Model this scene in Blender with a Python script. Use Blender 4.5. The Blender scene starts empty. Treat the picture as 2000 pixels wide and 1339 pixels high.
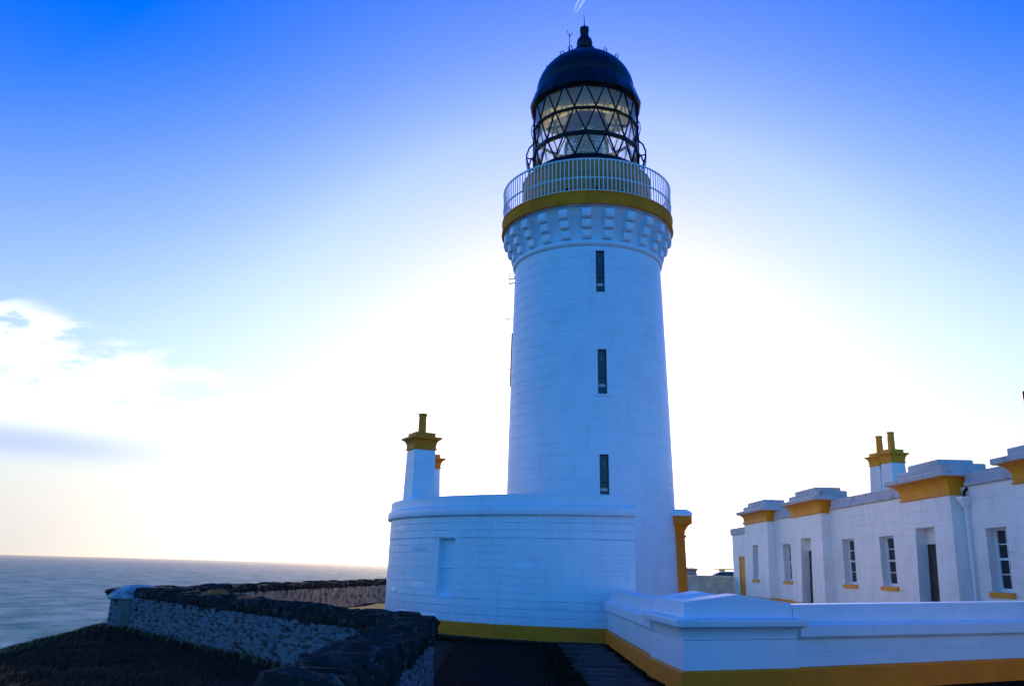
import bpy, bmesh, math, random
import numpy as np
from mathutils import Vector, Matrix, noise
random.seed(7)
sc = bpy.context.scene
COL = sc.collection
R = math.radians

# ------------------------------------------------------------------ camera
cam = bpy.data.objects.new('camera', bpy.data.cameras.new('camera'))
COL.objects.link(cam)
cam.data.sensor_width = 36.0
cam.data.lens = 29.7
cam.data.clip_end = 90000.0
cam.matrix_world = Matrix.Translation((0, 0, 1.5)) @ Matrix.Rotation(R(90 + 14.77), 4, 'X') @ Matrix.Rotation(0.025, 4, 'Z')
sc.camera = cam

# ------------------------------------------------------------------ sky, sun, exposure
SUN_AZ, SUN_EL = 5.5, 10.0
world = bpy.data.worlds.new('World')
sc.world = world
world.use_nodes = True
nt = world.node_tree
L = nt.links.new
bg = nt.nodes['Background']
bg.inputs[1].default_value = 0.1


def wn(t, **k):
    n = nt.nodes.new(t)
    for a, b in k.items():
        setattr(n, a, b)
    return n


def wmath(op, a, b=None, c=None, clamp=False):
    n = wn('ShaderNodeMath', operation=op, use_clamp=clamp)
    for i, x in enumerate((a, b, c)):
        if x is None:
            continue
        if isinstance(x, (int, float)):
            n.inputs[i].default_value = x
        else:
            L(x, n.inputs[i])
    return n.outputs[0]


def wramp(x, lo, hi):
    n = wn('ShaderNodeMapRange', interpolation_type='SMOOTHSTEP')
    L(x, n.inputs[0])
    n.inputs[1].default_value = lo
    n.inputs[2].default_value = hi
    return n.outputs[0]


def wmix(f, a, b):
    n = wn('ShaderNodeMix', data_type='RGBA')
    for s, x in ((0, f), (6, a), (7, b)):
        if isinstance(x, (tuple, list, float, int)):
            n.inputs[s].default_value = x
        else:
            L(x, n.inputs[s])
    return n.outputs[2]


sky = wn('ShaderNodeTexSky', sky_type='NISHITA', sun_disc=False)
sky.sun_elevation = R(SUN_EL)
sky.sun_rotation = R(SUN_AZ)
sky.altitude = 30
sky.air_density = 1.0
sky.dust_density = 1.0
sky.ozone_density = 1.0
# deeper, more saturated winter sky: saturation, then contrast
hs = wn('ShaderNodeHueSaturation')
hs.inputs['Saturation'].default_value = 2.37
L(sky.outputs[0], hs.inputs['Color'])
sc1 = wn('ShaderNodeVectorMath', operation='SCALE')
sc1.inputs['Scale'].default_value = 0.321
L(hs.outputs[0], sc1.inputs[0])
gm = wn('ShaderNodeGamma')
gm.inputs[1].default_value = 0.947
L(sc1.outputs[0], gm.inputs[0])
sc2 = wn('ShaderNodeVectorMath', operation='MULTIPLY')
sc2.inputs[1].default_value = (2.78, 3.98, 12.5)
L(gm.outputs[0], sc2.inputs[0])
tc = wn('ShaderNodeTexCoord')
sep = wn('ShaderNodeSeparateXYZ')
L(tc.outputs['Generated'], sep.inputs[0])
el = wmath('MULTIPLY', wmath('ARCSINE', sep.outputs[2]), 57.2958)
az = wmath('MULTIPLY', wmath('ARCTAN2', sep.outputs[0], sep.outputs[1]), 57.2958)
# pale sea haze along the whole horizon
hz = wmath('SUBTRACT', 1.0, wramp(el, -1.0, 10.0))
daz = wmath('ABSOLUTE', wmath('SUBTRACT', az, SUN_AZ))
near = wmath('SUBTRACT', 1.0, wramp(daz, 6.0, 38.0))
back = wramp(daz, 50.0, 105.0)
hazecol = wmix(near, (8.2, 7.9, 7.4, 1), (25.0, 20.5, 14.5, 1))
hazecol = wmix(back, hazecol, (1.2, 7.0, 14.5, 1))
wide = wmath('MULTIPLY', wmath('SUBTRACT', 1.0, wramp(el, 0.2, 33.2)), wmath('MULTIPLY_ADD', back, -0.40, 0.438))
sp = wn('ShaderNodeSeparateXYZ')
L(sc2.outputs[0], sp.inputs[0])
cb_ = wn('ShaderNodeCombineXYZ')                          # the glow round the sun burns out to white, not yellow
L(sp.outputs[0], cb_.inputs[0])
L(sp.outputs[1], cb_.inputs[1])
L(wmath('MAXIMUM', sp.outputs[2], wmath('MAXIMUM', sp.outputs[1], sp.outputs[0])), cb_.inputs[2])
base = wmix(wide, cb_.outputs[0], (13.0, 13.1, 13.5, 1))
far = wmath('MULTIPLY', back, wmath('SUBTRACT', 1.0, wramp(el, 0.0, 55.0)))
base = wmix(wmath('MULTIPLY', far, 0.85), base, (1.2, 7.4, 15.5, 1))
col = wmix(wmath('MULTIPLY', hz, 0.93), base, hazecol)
# wisps of cloud low in the west
cmb = wn('ShaderNodeCombineXYZ')
L(wmath('MULTIPLY', az, 0.085), cmb.inputs[0])
L(wmath('MULTIPLY', wmath('ADD', el, wmath('MULTIPLY', az, -0.10)), 0.30), cmb.inputs[1])
nz = wn('ShaderNodeTexNoise')
nz.inputs['Scale'].default_value = 2.1
nz.inputs['Detail'].default_value = 7
nz.inputs['Roughness'].default_value = 0.62
nz.inputs['Distortion'].default_value = 0.5
L(cmb.outputs[0], nz.inputs['Vector'])
top_edge = wmath('MULTIPLY_ADD', az, -0.225, 5.6)               # the bank of cloud is higher to the west
m_el = wmath('MULTIPLY', wramp(el, 6.0, 9.0), wmath('SUBTRACT', 1.0, wramp(wmath('SUBTRACT', el, top_edge), 0.6, 2.6)))
m_az = wmath('MULTIPLY', wmath('SUBTRACT', 1.0, wramp(az, -25.0, -15.0)), wramp(az, -100.0, -60.0))
cl = wmath('MULTIPLY', wmath('MULTIPLY', wramp(wmath('ADD', nz.outputs[0], wmath('MULTIPLY', wramp(wmath('SUBTRACT', top_edge, el), 0.0, 4.5), 0.20)), 0.39, 0.62), m_el), m_az)
col = wmix(cl, col, (13.5, 13.2, 13.0, 1))
band_c = wmath('MULTIPLY_ADD', az, -0.02, 5.75)
dband = wmath('DIVIDE', wmath('SUBTRACT', el, band_c), 0.95)
m_b = wmath('POWER', 2.718, wmath('MULTIPLY', wmath('MULTIPLY', dband, dband), -1.0))
m_b = wmath('MULTIPLY', wmath('MULTIPLY', m_b, wmath('SUBTRACT', 1.0, wramp(az, -31.0, -18.0))), wramp(nz.outputs[0], 0.05, 0.45))
col = wmix(wmath('MULTIPLY', m_b, 0.95), col, (6.0, 7.1, 9.8, 1))
L(col, bg.inputs[0])

sd = Vector((math.sin(R(SUN_AZ)) * math.cos(R(SUN_EL)), math.cos(R(SUN_AZ)) * math.cos(R(SUN_EL)), math.sin(R(SUN_EL))))
sun = bpy.data.objects.new('sun', bpy.data.lights.new('sun', 'SUN'))
COL.objects.link(sun)
sun.data.energy = 5.0
sun.data.angle = R(0.5)
sun.data.color = (1.0, 0.80, 0.55)
sun.rotation_mode = 'QUATERNION'
sun.rotation_quaternion = sd.to_track_quat('Z', 'Y')
vs = sc.view_settings
sc.display_settings.display_device = 'sRGB'
vs.view_transform = 'Standard'
vs.look = 'None'
vs.exposure = 0.0
vs.gamma = 1.0
vs.use_curve_mapping = False
sc.cycles.max_bounces = 8
sc.cycles.transparent_max_bounces = 24
sc.cycles.caustics_reflective = False
sc.cycles.caustics_refractive = False
sc.cycles.sample_clamp_indirect = 8.0

# ------------------------------------------------------------------ materials
MATS = {}


def mat(name, color, rough=0.6, vary=0.0, vscale=3.0, color2=None, lo=0.4, hi=0.6, detail=6.0, bump=0.0, bscale=30.0, spec=0.5, stretch=(1, 1, 1), metal=0.0, coords='Position', streak=0.0):
    m = bpy.data.materials.new(name)
    m.use_nodes = True
    t = m.node_tree
    p = t.nodes['Principled BSDF']
    p.inputs['Roughness'].default_value = rough
    p.inputs['Specular IOR Level'].default_value = spec
    p.inputs['Metallic'].default_value = metal
    p.inputs['Base Color'].default_value = (*color, 1)
    geo = t.nodes.new('ShaderNodeNewGeometry') if coords == 'Position' else t.nodes.new('ShaderNodeTexCoord')
    src = geo.outputs['Position'] if coords == 'Position' else geo.outputs['Object']
    mp = t.nodes.new('ShaderNodeMapping')
    mp.inputs['Scale'].default_value = stretch
    t.links.new(src, mp.inputs[0])
    if color2 is not None or vary:
        n = t.nodes.new('ShaderNodeTexNoise')
        n.inputs['Scale'].default_value = vscale
        n.inputs['Detail'].default_value = detail
        n.inputs['Roughness'].default_value = 0.6
        t.links.new(mp.outputs[0], n.inputs['Vector'])
        mr = t.nodes.new('ShaderNodeMapRange')
        mr.inputs[1].default_value = lo
        mr.inputs[2].default_value = hi
        t.links.new(n.outputs[0], mr.inputs[0])
        mx = t.nodes.new('ShaderNodeMix')
        mx.data_type = 'RGBA'
        c2 = color2 if color2 is not None else tuple(c * (1 - vary) for c in color)
        mx.inputs[6].default_value = (*color, 1)
        mx.inputs[7].default_value = (*c2, 1)
        t.links.new(mr.outputs[0], mx.inputs[0])
        res = mx.outputs[2]
        if streak:                                      # rain runs and salt stains down the face
            mps = t.nodes.new('ShaderNodeMapping')
            mps.inputs['Scale'].default_value = (4.5, 4.5, 0.45)
            t.links.new(src, mps.inputs[0])
            ns = t.nodes.new('ShaderNodeTexNoise')
            ns.inputs['Scale'].default_value = 1.0
            ns.inputs['Detail'].default_value = 7
            ns.inputs['Roughness'].default_value = 0.65
            t.links.new(mps.outputs[0], ns.inputs['Vector'])
            ms = t.nodes.new('ShaderNodeMapRange')
            ms.inputs[1].default_value = 0.52
            ms.inputs[2].default_value = 0.80
            ms.inputs[4].default_value = streak
            t.links.new(ns.outputs[0], ms.inputs[0])
            mz = t.nodes.new('ShaderNodeMix')
            mz.data_type = 'RGBA'
            t.links.new(ms.outputs[0], mz.inputs[0])
            t.links.new(res, mz.inputs[6])
            mz.inputs[7].default_value = (color[0] * 0.62, color[1] * 0.58, color[2] * 0.50, 1)
            res = mz.outputs[2]
        t.links.new(res, p.inputs['Base Color'])
    if bump:
        n2 = t.nodes.new('ShaderNodeTexNoise')
        n2.inputs['Scale'].default_value = bscale
        n2.inputs['Detail'].default_value = 5
        t.links.new(mp.outputs[0], n2.inputs['Vector'])
        b = t.nodes.new('ShaderNodeBump')
        b.inputs['Strength'].default_value = bump
        b.inputs['Distance'].default_value = 0.02
        t.links.new(n2.outputs[0], b.inputs['Height'])
        t.links.new(b.outputs[0], p.inputs['Normal'])
    MATS[name] = m
    return m


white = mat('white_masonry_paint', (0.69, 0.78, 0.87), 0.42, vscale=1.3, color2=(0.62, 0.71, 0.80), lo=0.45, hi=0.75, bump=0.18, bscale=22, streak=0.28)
ochre = mat('ochre_paint', (0.92, 0.235, 0.010), 0.55, vscale=1.6, color2=(0.74, 0.18, 0.008), lo=0.4, hi=0.75, spec=0.2, bump=0.12, bscale=25)
ochre_warm = mat('ochre_paint_warm_lit', (0.88, 0.33, 0.016), 0.55, vscale=1.8, color2=(0.70, 0.25, 0.013), lo=0.4, hi=0.75, spec=0.2, bump=0.12, bscale=25)  # the tower's ochre again, with the cottages' warmer light mixed into its colour
white_warm = mat('white_paint_warm_lit', (0.84, 0.81, 0.76), 0.5, vscale=1.3, color2=(0.74, 0.71, 0.66), lo=0.45, hi=0.75, bump=0.2, bscale=20, streak=0.5)  # white paint with the warm bounced light of the cottage front tinted in
ochre_wall = mat('ochre_gallery_paint', (0.92, 0.25, 0.018), 0.7, vscale=1.5, color2=(0.74, 0.19, 0.013), bump=0.1, spec=0.04)
greystone = mat('weathered_grey_coping', (0.50, 0.49, 0.48), 0.75, vscale=2.2, color2=(0.28, 0.27, 0.26), lo=0.5, hi=0.72, bump=0.35, bscale=14)
drum_paint = mat('gallery_drum_paint', (0.66, 0.27, 0.085), 0.7, vscale=1.5, color2=(0.52, 0.21, 0.065), bump=0.1, spec=0.04)
blackmetal = mat('black_painted_metal', (0.004, 0.0045, 0.006), 0.4, spec=0.18)
dome_black = mat('black_dome_paint', (0.004, 0.005, 0.009), 0.32, spec=0.30, bump=0.04, bscale=6)
railwhite = mat('white_railing_paint', (0.75, 0.78, 0.82), 0.35)
cream = mat('cream_interior_paint', (0.80, 0.68, 0.38), 0.6)
frame_white = mat('white_joinery_paint', (0.80, 0.80, 0.80), 0.35)
door_dark = mat('dark_brown_door_paint', (0.022, 0.012, 0.010), 0.4, vscale=8, color2=(0.012, 0.007, 0.006), stretch=(6, 6, 0.5))
blackstone = mat('dark_coping_stone', (0.030, 0.026, 0.024), 0.9, vscale=9.0, color2=(0.12, 0.105, 0.09), lo=0.52, hi=0.72, bump=0.9, bscale=16, spec=0.05)
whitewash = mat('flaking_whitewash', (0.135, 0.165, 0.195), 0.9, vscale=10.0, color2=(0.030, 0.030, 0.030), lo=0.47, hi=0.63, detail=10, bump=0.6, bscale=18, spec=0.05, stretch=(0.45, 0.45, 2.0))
whitewash_brown = mat('rubble_inner_face', (0.50, 0.36, 0.24), 0.85, vscale=5.0, color2=(0.16, 0.11, 0.07), lo=0.45, hi=0.6, detail=9, bump=0.6, bscale=20, spec=0.2)
render_grey = mat('bare_cement_render', (0.15, 0.14, 0.12), 0.85, vary=0.3, vscale=6, bump=0.3)
capwash = mat('worn_limewash_cap', (0.40, 0.42, 0.44), 0.75, vscale=4.0, color2=(0.12, 0.11, 0.10), lo=0.46, hi=0.66, bump=0.4, spec=0.3)
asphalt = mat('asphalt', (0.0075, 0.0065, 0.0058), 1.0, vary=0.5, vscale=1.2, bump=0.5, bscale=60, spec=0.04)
gravel = mat('pale_gravel_yard', (0.58, 0.46, 0.30), 0.9, vary=0.3, vscale=4, bump=0.4, bscale=50, spec=0.2)
slabm = mat('paving_slab_stone', (0.060, 0.055, 0.05), 0.9, vscale=3.0, color2=(0.022, 0.02, 0.018), lo=0.4, hi=0.65, bump=0.3, bscale=25, spec=0.15)
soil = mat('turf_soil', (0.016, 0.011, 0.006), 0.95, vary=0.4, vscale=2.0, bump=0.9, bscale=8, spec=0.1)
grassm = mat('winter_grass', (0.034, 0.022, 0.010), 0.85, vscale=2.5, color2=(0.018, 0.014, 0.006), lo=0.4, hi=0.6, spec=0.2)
strawm = mat('dry_straw', (0.40, 0.26, 0.08), 0.8, vary=0.3, vscale=9, spec=0.2)
mossm = mat('dark_moss', (0.026, 0.020, 0.008), 0.95, vary=0.4, vscale=9, spec=0.1)
wall_warm = mat('pale_wall_warm_lit', (0.80, 0.64, 0.46), 0.8, vscale=2.5, color2=(0.62, 0.48, 0.34), bump=0.3)  # warm light bounced off the sunlit court is put into this wall colour
roofgrey = mat('lead_roof', (0.16, 0.16, 0.17), 0.6, vary=0.2, vscale=2)
carpaint = mat('silver_car_paint', (0.18, 0.20, 0.23), 0.25, spec=0.6)
tyre = mat('black_tyre', (0.02, 0.02, 0.02), 0.8)
hutgrey = mat('grey_hut_boards', (0.30, 0.33, 0.36), 0.7, vary=0.2, vscale=4)
hutroof = mat('dark_red_roof', (0.16, 0.05, 0.04), 0.7)
brass = mat('brass', (0.55, 0.36, 0.12), 0.35, metal=1.0)
polewood = mat('roof_rack_beam', (0.20, 0.12, 0.06), 0.6)
blindm = mat('pale_blind', (0.45, 0.50, 0.52), 0.7)


def glassmat(name, tint, gloss=0.12, dark=None):
    m = bpy.data.materials.new(name)
    m.use_nodes = True
    t = m.node_tree
    for n in list(t.nodes):
        if n.type != 'OUTPUT_MATERIAL':
            t.nodes.remove(n)
    out = [n for n in t.nodes][0]
    tr = t.nodes.new('ShaderNodeBsdfTransparent')
    tr.inputs[0].default_value = (*tint, 1)
    gl = t.nodes.new('ShaderNodeBsdfGlossy')
    gl.inputs['Roughness'].default_value = 0.03
    fr = t.nodes.new('ShaderNodeLayerWeight')
    fr.inputs[0].default_value = 0.5
    pw = t.nodes.new('ShaderNodeMath')
    pw.operation = 'POWER'
    pw.inputs[1].default_value = 4.0
    t.links.new(fr.outputs['Facing'], pw.inputs[0])
    ad = t.nodes.new('ShaderNodeMath')
    ad.operation = 'MULTIPLY_ADD'
    ad.inputs[1].default_value = 0.9
    ad.inputs[2].default_value = 0.04 + gloss
    ad.use_clamp = True
    t.links.new(pw.outputs[0], ad.inputs[0])
    mx = t.nodes.new('ShaderNodeMixShader')
    t.links.new(ad.outputs[0], mx.inputs[0])
    body = tr.outputs[0]
    if dark:                                            # salt film that catches the light from behind
        tl_ = t.nodes.new('ShaderNodeBsdfTranslucent')
        tl_.inputs[0].default_value = (0.80, 0.84, 0.82, 1)
        m2 = t.nodes.new('ShaderNodeMixShader')
        m2.inputs[0].default_value = dark
        t.links.new(tr.outputs[0], m2.inputs[1])
        t.links.new(tl_.outputs[0], m2.inputs[2])
        body = m2.outputs[0]
    t.links.new(body, mx.inputs[1])
    t.links.new(gl.outputs[0], mx.inputs[2])
    t.links.new(mx.outputs[0], out.inputs[0])
    return m


lantern_glass = glassmat('lantern_glass', (0.84, 0.90, 0.87), 0.05, 0.20)
darkglass = mat('dark_window_glass', (0.008, 0.010, 0.014), 0.05, spec=0.4)
tower_glass = mat('tower_window_glass', (0.006, 0.012, 0.040), 0.03, spec=0.5)
discm = mat('extractor_disc', (0.10, 0.12, 0.14), 0.6)
lens_glass = bpy.data.materials.new('lens_glass')
lens_glass.use_nodes = True
_p = lens_glass.node_tree.nodes['Principled BSDF']
_p.inputs['Base Color'].default_value = (0.80, 0.92, 0.80, 1)
_p.inputs['Transmission Weight'].default_value = 1.0
_p.inputs['Roughness'].default_value = 0.05
_p.inputs['IOR'].default_value = 1.5

# ------------------------------------------------------------------ mesh helpers


class MB:
    def __init__(self):
        self.v = []
        self.f = []

    def add(self, vs_, fs_):
        o = len(self.v)
        self.v += [tuple(p) for p in vs_]
        self.f += [tuple(i + o for i in q) for q in fs_]
        return self

    def box(self, x0, x1, y0, y1, z0, z1):
        return self.add([(x0, y0, z0), (x1, y0, z0), (x1, y1, z0), (x0, y1, z0), (x0, y0, z1), (x1, y0, z1), (x1, y1, z1), (x0, y1, z1)],
                        [(0, 3, 2, 1), (4, 5, 6, 7), (0, 1, 5, 4), (1, 2, 6, 5), (2, 3, 7, 6), (3, 0, 4, 7)])

    def lathe(self, prof, n=64, a0=0.0, a1=2 * math.pi, cx=0.0, cy=0.0):
        full = abs((a1 - a0) - 2 * math.pi) < 1e-6
        k = n if full else n + 1
        vs_, fs_ = [], []
        for i in range(k):
            a = a0 + (a1 - a0) * i / n
            for r, z in prof:
                vs_.append((cx + r * math.sin(a), cy - r * math.cos(a), z))
        m = len(prof)
        for i in range(n):
            j = (i + 1) % k
            for q in range(m - 1):
                fs_.append((i * m + q, j * m + q, j * m + q + 1, i * m + q + 1))
        return self.add(vs_, fs_)

    def tube(self, path, r, n=8, cap=True):
        pts = [Vector(p) for p in path]
        rr = r if isinstance(r, (list, tuple)) else [r] * len(pts)
        vs_, fs_ = [], []
        up = None
        for i, p in enumerate(pts):
            d = (pts[min(i + 1, len(pts) - 1)] - pts[max(i - 1, 0)]).normalized()
            if up is None:
                up = d.orthogonal().normalized()
            up = (up - d * up.dot(d)).normalized()
            s = d.cross(up)
            for k in range(n):
                a = 2 * math.pi * k / n
                vs_.append(p + (up * math.cos(a) + s * math.sin(a)) * rr[i])
        for i in range(len(pts) - 1):
            for k in range(n):
                k2 = (k + 1) % n
                fs_.append((i * n + k, i * n + k2, (i + 1) * n + k2, (i + 1) * n + k))
        if cap:
            fs_.append(tuple(range(n))[::-1])
            fs_.append(tuple(range((len(pts) - 1) * n, len(pts) * n)))
        return self.add(vs_, fs_)

    def loft(self, poly, prof, bot=True, top=True):
        """poly: CCW plan; prof: [(outward offset, z)]"""
        n = len(poly)
        vs_, fs_ = [], []
        for off, z in prof:
            for (x, y) in offset_poly(poly, off):
                vs_.append((x, y, z))
        for k in range(len(prof) - 1):
            for i in range(n):
                j = (i + 1) % n
                fs_.append((k * n + i, k * n + j, (k + 1) * n + j, (k + 1) * n + i))
        if bot:
            fs_.append(tuple(range(n))[::-1])
        if top:
            fs_.append(tuple(range((len(prof) - 1) * n, len(prof) * n)))
        return self.add(vs_, fs_)

    def build(self, name, m, parent=None, loc=None, rot=None, smooth=35.0, bevel=0.0):
        me = bpy.data.meshes.new(name)
        me.from_pydata(self.v, [], self.f)
        bm = bmesh.new()
        bm.from_mesh(me)
        bmesh.ops.recalc_face_normals(bm, faces=bm.faces)
        bm.to_mesh(me)
        bm.free()
        if smooth:
            me.shade_smooth()
            me.set_sharp_from_angle(angle=R(smooth))
        me.materials.append(m)
        o = bpy.data.objects.new(name, me)
        COL.objects.link(o)
        if parent is not None:
            o.parent = parent
        if loc is not None:
            o.location = loc
        if rot is not None:
            o.rotation_euler = rot
        if bevel:
            b = o.modifiers.new('bevel', 'BEVEL')
            b.width = bevel
            b.segments = 2
            b.limit_method = 'ANGLE'
        return o


def offset_poly(poly, off):
    if not off:
        return list(poly)
    n = len(poly)
    out = []
    for i in range(n):
        p0, p1, p2 = Vector(poly[i - 1]), Vector(poly[i]), Vector(poly[(i + 1) % n])
        d1, d2 = (p1 - p0).normalized(), (p2 - p1).normalized()
        n1, n2 = Vector((d1.y, -d1.x)), Vector((d2.y, -d2.x))
        b = (n1 + n2)
        b = b / max(1e-6, b.dot(n1))
        out.append(tuple(p1 + b * off))
    return out


def tag(o, label=None, cat=None, group=None, kind=None):
    if cat and not kind:
        kind = 'thing'
    for k, x in (('label', label), ('category', cat), ('group', group), ('kind', kind)):
        if x:
            o[k] = x
    return o


def empty(name, loc=(0, 0, 0), rot=(0, 0, 0)):
    o = bpy.data.objects.new(name, None)
    COL.objects.link(o)
    o.location = loc
    o.rotation_euler = rot
    o.empty_display_size = 0.2
    return o


def twin(o, rot=None, loc=None, parent=None, scale=None):
    c = o.copy()
    COL.objects.link(c)
    if parent is not None:
        c.parent = parent
    if rot is not None:
        c.rotation_euler = rot
    if loc is not None:
        c.location = loc
    if scale is not None:
        c.scale = scale
    return c


def rows_of_blocks(u0, u1, z0, z1, course, length, holes, rng, align=None):
    """masonry bond: (blocks, solid rectangles) round the holes"""
    blocks, solid = [], []
    nrow = max(1, round((z1 - z0) / course))
    h = (z1 - z0) / nrow
    for r in range(nrow):
        a, b = z0 + r * h, z0 + (r + 1) * h
        joints = []
        u = u0 + (0.15 + 0.75 * rng.random()) * length
        while u < u1 - 0.25 * length:
            joints.append(u)
            u += length * (0.7 + 0.6 * rng.random())
        cuts = sorted({a, b} | {z for hl in holes for z in (hl[2], hl[3]) if a + 1e-4 < z < b - 1e-4})
        for c0, c1 in zip(cuts, cuts[1:]):
            segs = [(u0, u1)]
            for hl in holes:
                if hl[2] < c1 - 1e-4 and hl[3] > c0 + 1e-4:
                    new = []
                    for s, e in segs:
                        if hl[1] <= s or hl[0] >= e:
                            new.append((s, e))
                        else:
                            if hl[0] > s:
                                new.append((s, hl[0]))
                            if hl[1] < e:
                                new.append((hl[1], e))
                    segs = new
            for s, e in segs:
                solid.append((s, e, c0, c1))
                js = [s] + [j for j in joints if s + 0.3 * length < j < e - 0.3 * length] + [e]
                for p, q in zip(js, js[1:]):
                    blocks.append((p, q, c0, c1))
    return blocks, solid


def lay_blocks(name, blocks, solid, fn, m, parent, rng, nseg=1, gap=0.002, proud=0.004, dep=0.008, ug=1.0):
    back = MB()
    for (s, e, a, b) in solid:
        k = max(1, nseg * 3)
        vs_ = []
        for i in range(k + 1):
            u = s + (e - s) * i / k
            vs_ += [fn(u, a, 0.002 - dep), fn(u, b, 0.002 - dep)]
        back.add(vs_, [(2 * i, 2 * i + 2, 2 * i + 3, 2 * i + 1) for i in range(k)])
    back.build('mortar_bed', m, parent)
    for (p, q, a, b) in blocks:
        d = rng.uniform(-0.0015, proud)
        tl = [rng.uniform(-0.0015, 0.0015) for _ in range(4)]
        g, c = gap, gap + 0.006
        vs_ = []
        k = nseg
        us = [p + g * ug] + [p + c * ug + (q - p - 2 * c * ug) * i / k for i in range(k + 1)] + [q - g * ug]
        zs = [a + g, a + c, b - c, b - g]
        for iu, u in enumerate(us):
            for iz, z in enumerate(zs):
                edge = iu in (0, len(us) - 1) or iz in (0, 3)
                vs_.append(fn(u, z, -dep if edge else d + tl[(iu > len(us) // 2) * 2 + (iz > 1)]))
        fs_ = []
        for iu in range(len(us) - 1):
            for iz in range(3):
                fs_.append((iu * 4 + iz, (iu + 1) * 4 + iz, (iu + 1) * 4 + iz + 1, iu * 4 + iz + 1))
        MB().add(vs_, fs_).build(name, m, parent, smooth=25)


# ------------------------------------------------------------------ setting: sea, ground, yards
tag(MB().add([(-29000, -29000, -42), (29000, -29000, -42), (29000, 29000, -42), (-29000, 29000, -42)], [(0, 1, 2, 3)]).build('sea', white), kind='structure')
sea = bpy.data.objects['sea']
sm = bpy.data.materials.new('sea_water')
sm.use_nodes = True
t = sm.node_tree
p = t.nodes['Principled BSDF']
p.inputs['Base Color'].default_value = (0.012, 0.05, 0.075, 1)
p.inputs['Roughness'].default_value = 0.16
p.inputs['IOR'].default_value = 1.33
geo = t.nodes.new('ShaderNodeNewGeometry')
hprev = None
for scl, st, wgt in ((0.035, (1.0, 2.2, 1), 3.0), (0.16, (1.0, 2.0, 1), 1.8), (0.7, (1, 1.4, 1), 0.5)):
    mp = t.nodes.new('ShaderNodeMapping')
    mp.inputs['Scale'].default_value = st
    mp.inputs['Rotation'].default_value = (0, 0, 0.5)
    t.links.new(geo.outputs['Position'], mp.inputs[0])
    n = t.nodes.new('ShaderNodeTexNoise')
    n.inputs['Scale'].default_value = scl
    n.inputs['Detail'].default_value = 4
    t.links.new(mp.outputs[0], n.inputs['Vector'])
    ml = t.nodes.new('ShaderNodeMath')
    ml.operation = 'MULTIPLY_ADD'
    ml.inputs[1].default_value = wgt
    ml.inputs[2].default_value = 0.0
    t.links.new(n.outputs[0], ml.inputs[0])
    if hprev is not None:
        t.links.new(hprev, ml.inputs[2])
    hprev = ml.outputs[0]
b = t.nodes.new('ShaderNodeBump')
b.inputs['Distance'].default_value = 1.0
b.inputs['Strength'].default_value = 1.0
t.links.new(hprev, b.inputs['Height'])
t.nodes.remove(p)
df = t.nodes.new('ShaderNodeBsdfDiffuse')
df.inputs[0].default_value = (0.004, 0.185, 0.15, 1)
gs = t.nodes.new('ShaderNodeBsdfGlossy')
gs.inputs['Roughness'].default_value = 0.34
fr = t.nodes.new('ShaderNodeFresnel')
fr.inputs[0].default_value = 1.33
ml = t.nodes.new('ShaderNodeMath')
ml.operation = 'MULTIPLY'
mpw = t.nodes.new('ShaderNodeMapping')
mpw.inputs['Scale'].default_value = (1.0, 0.55, 1)
mpw.inputs['Rotation'].default_value = (0, 0, 0.35)
t.links.new(geo.outputs['Position'], mpw.inputs[0])
nw = t.nodes.new('ShaderNodeTexNoise')                # wind lanes and gusts roughen the water unevenly
nw.inputs['Scale'].default_value = 0.030
nw.inputs['Detail'].default_value = 9
nw.inputs['Roughness'].default_value = 0.72
t.links.new(mpw.outputs[0], nw.inputs['Vector'])
mrw = t.nodes.new('ShaderNodeMapRange')
mrw.inputs[1].default_value = 0.36
mrw.inputs[2].default_value = 0.66
mrw.inputs[3].default_value = 0.10
mrw.inputs[4].default_value = 0.85
t.links.new(nw.outputs[0], mrw.inputs[0])
t.links.new(mrw.outputs[0], ml.inputs[1])
ml.inputs[1].default_value = 0.6                       # wave faces hide one another at grazing angles
mx = t.nodes.new('ShaderNodeMixShader')
t.links.new(fr.outputs[0], ml.inputs[0])
t.links.new(ml.outputs[0], mx.inputs[0])
t.links.new(df.outputs[0], mx.inputs[1])
t.links.new(gs.outputs[0], mx.inputs[2])
t.links.new(mx.outputs[0], [n for n in t.nodes if n.type == 'OUTPUT_MATERIAL'][0].inputs[0])
t.links.new(b.outputs[0], gs.inputs['Normal'])
t.links.new(b.outputs[0], fr.inputs['Normal'])
sea.data.materials[0] = sm


def crest_x(y):
    return -8.75 + min(2.6, (20.5 - y) * 0.15) if y < 20.5 else -8.75 + (y - 20.5) * 0.19


def ground_h(x, y):
    s = crest_x(y) - x + 0.5 * noise.noise((0.3, y * 0.35, 4.0))
    h = -0.03
    if x < -1.3:
        h += min(1.0, (-1.3 - x) / 0.8) * (0.05 + 0.07 * noise.noise((x * 0.6, y * 0.6, 1.0)) + 0.03 * noise.noise((x * 2.1, y * 2.1, 7.0)))
    if s > 0:
        h -= 0.10 * s + 0.22 * s * s
    if y > 78:
        h -= 0.2 * (y - 78) ** 2
    if x > 60:
        h -= 0.2 * (x - 60) ** 2
    return max(h, -44.0)


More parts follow.
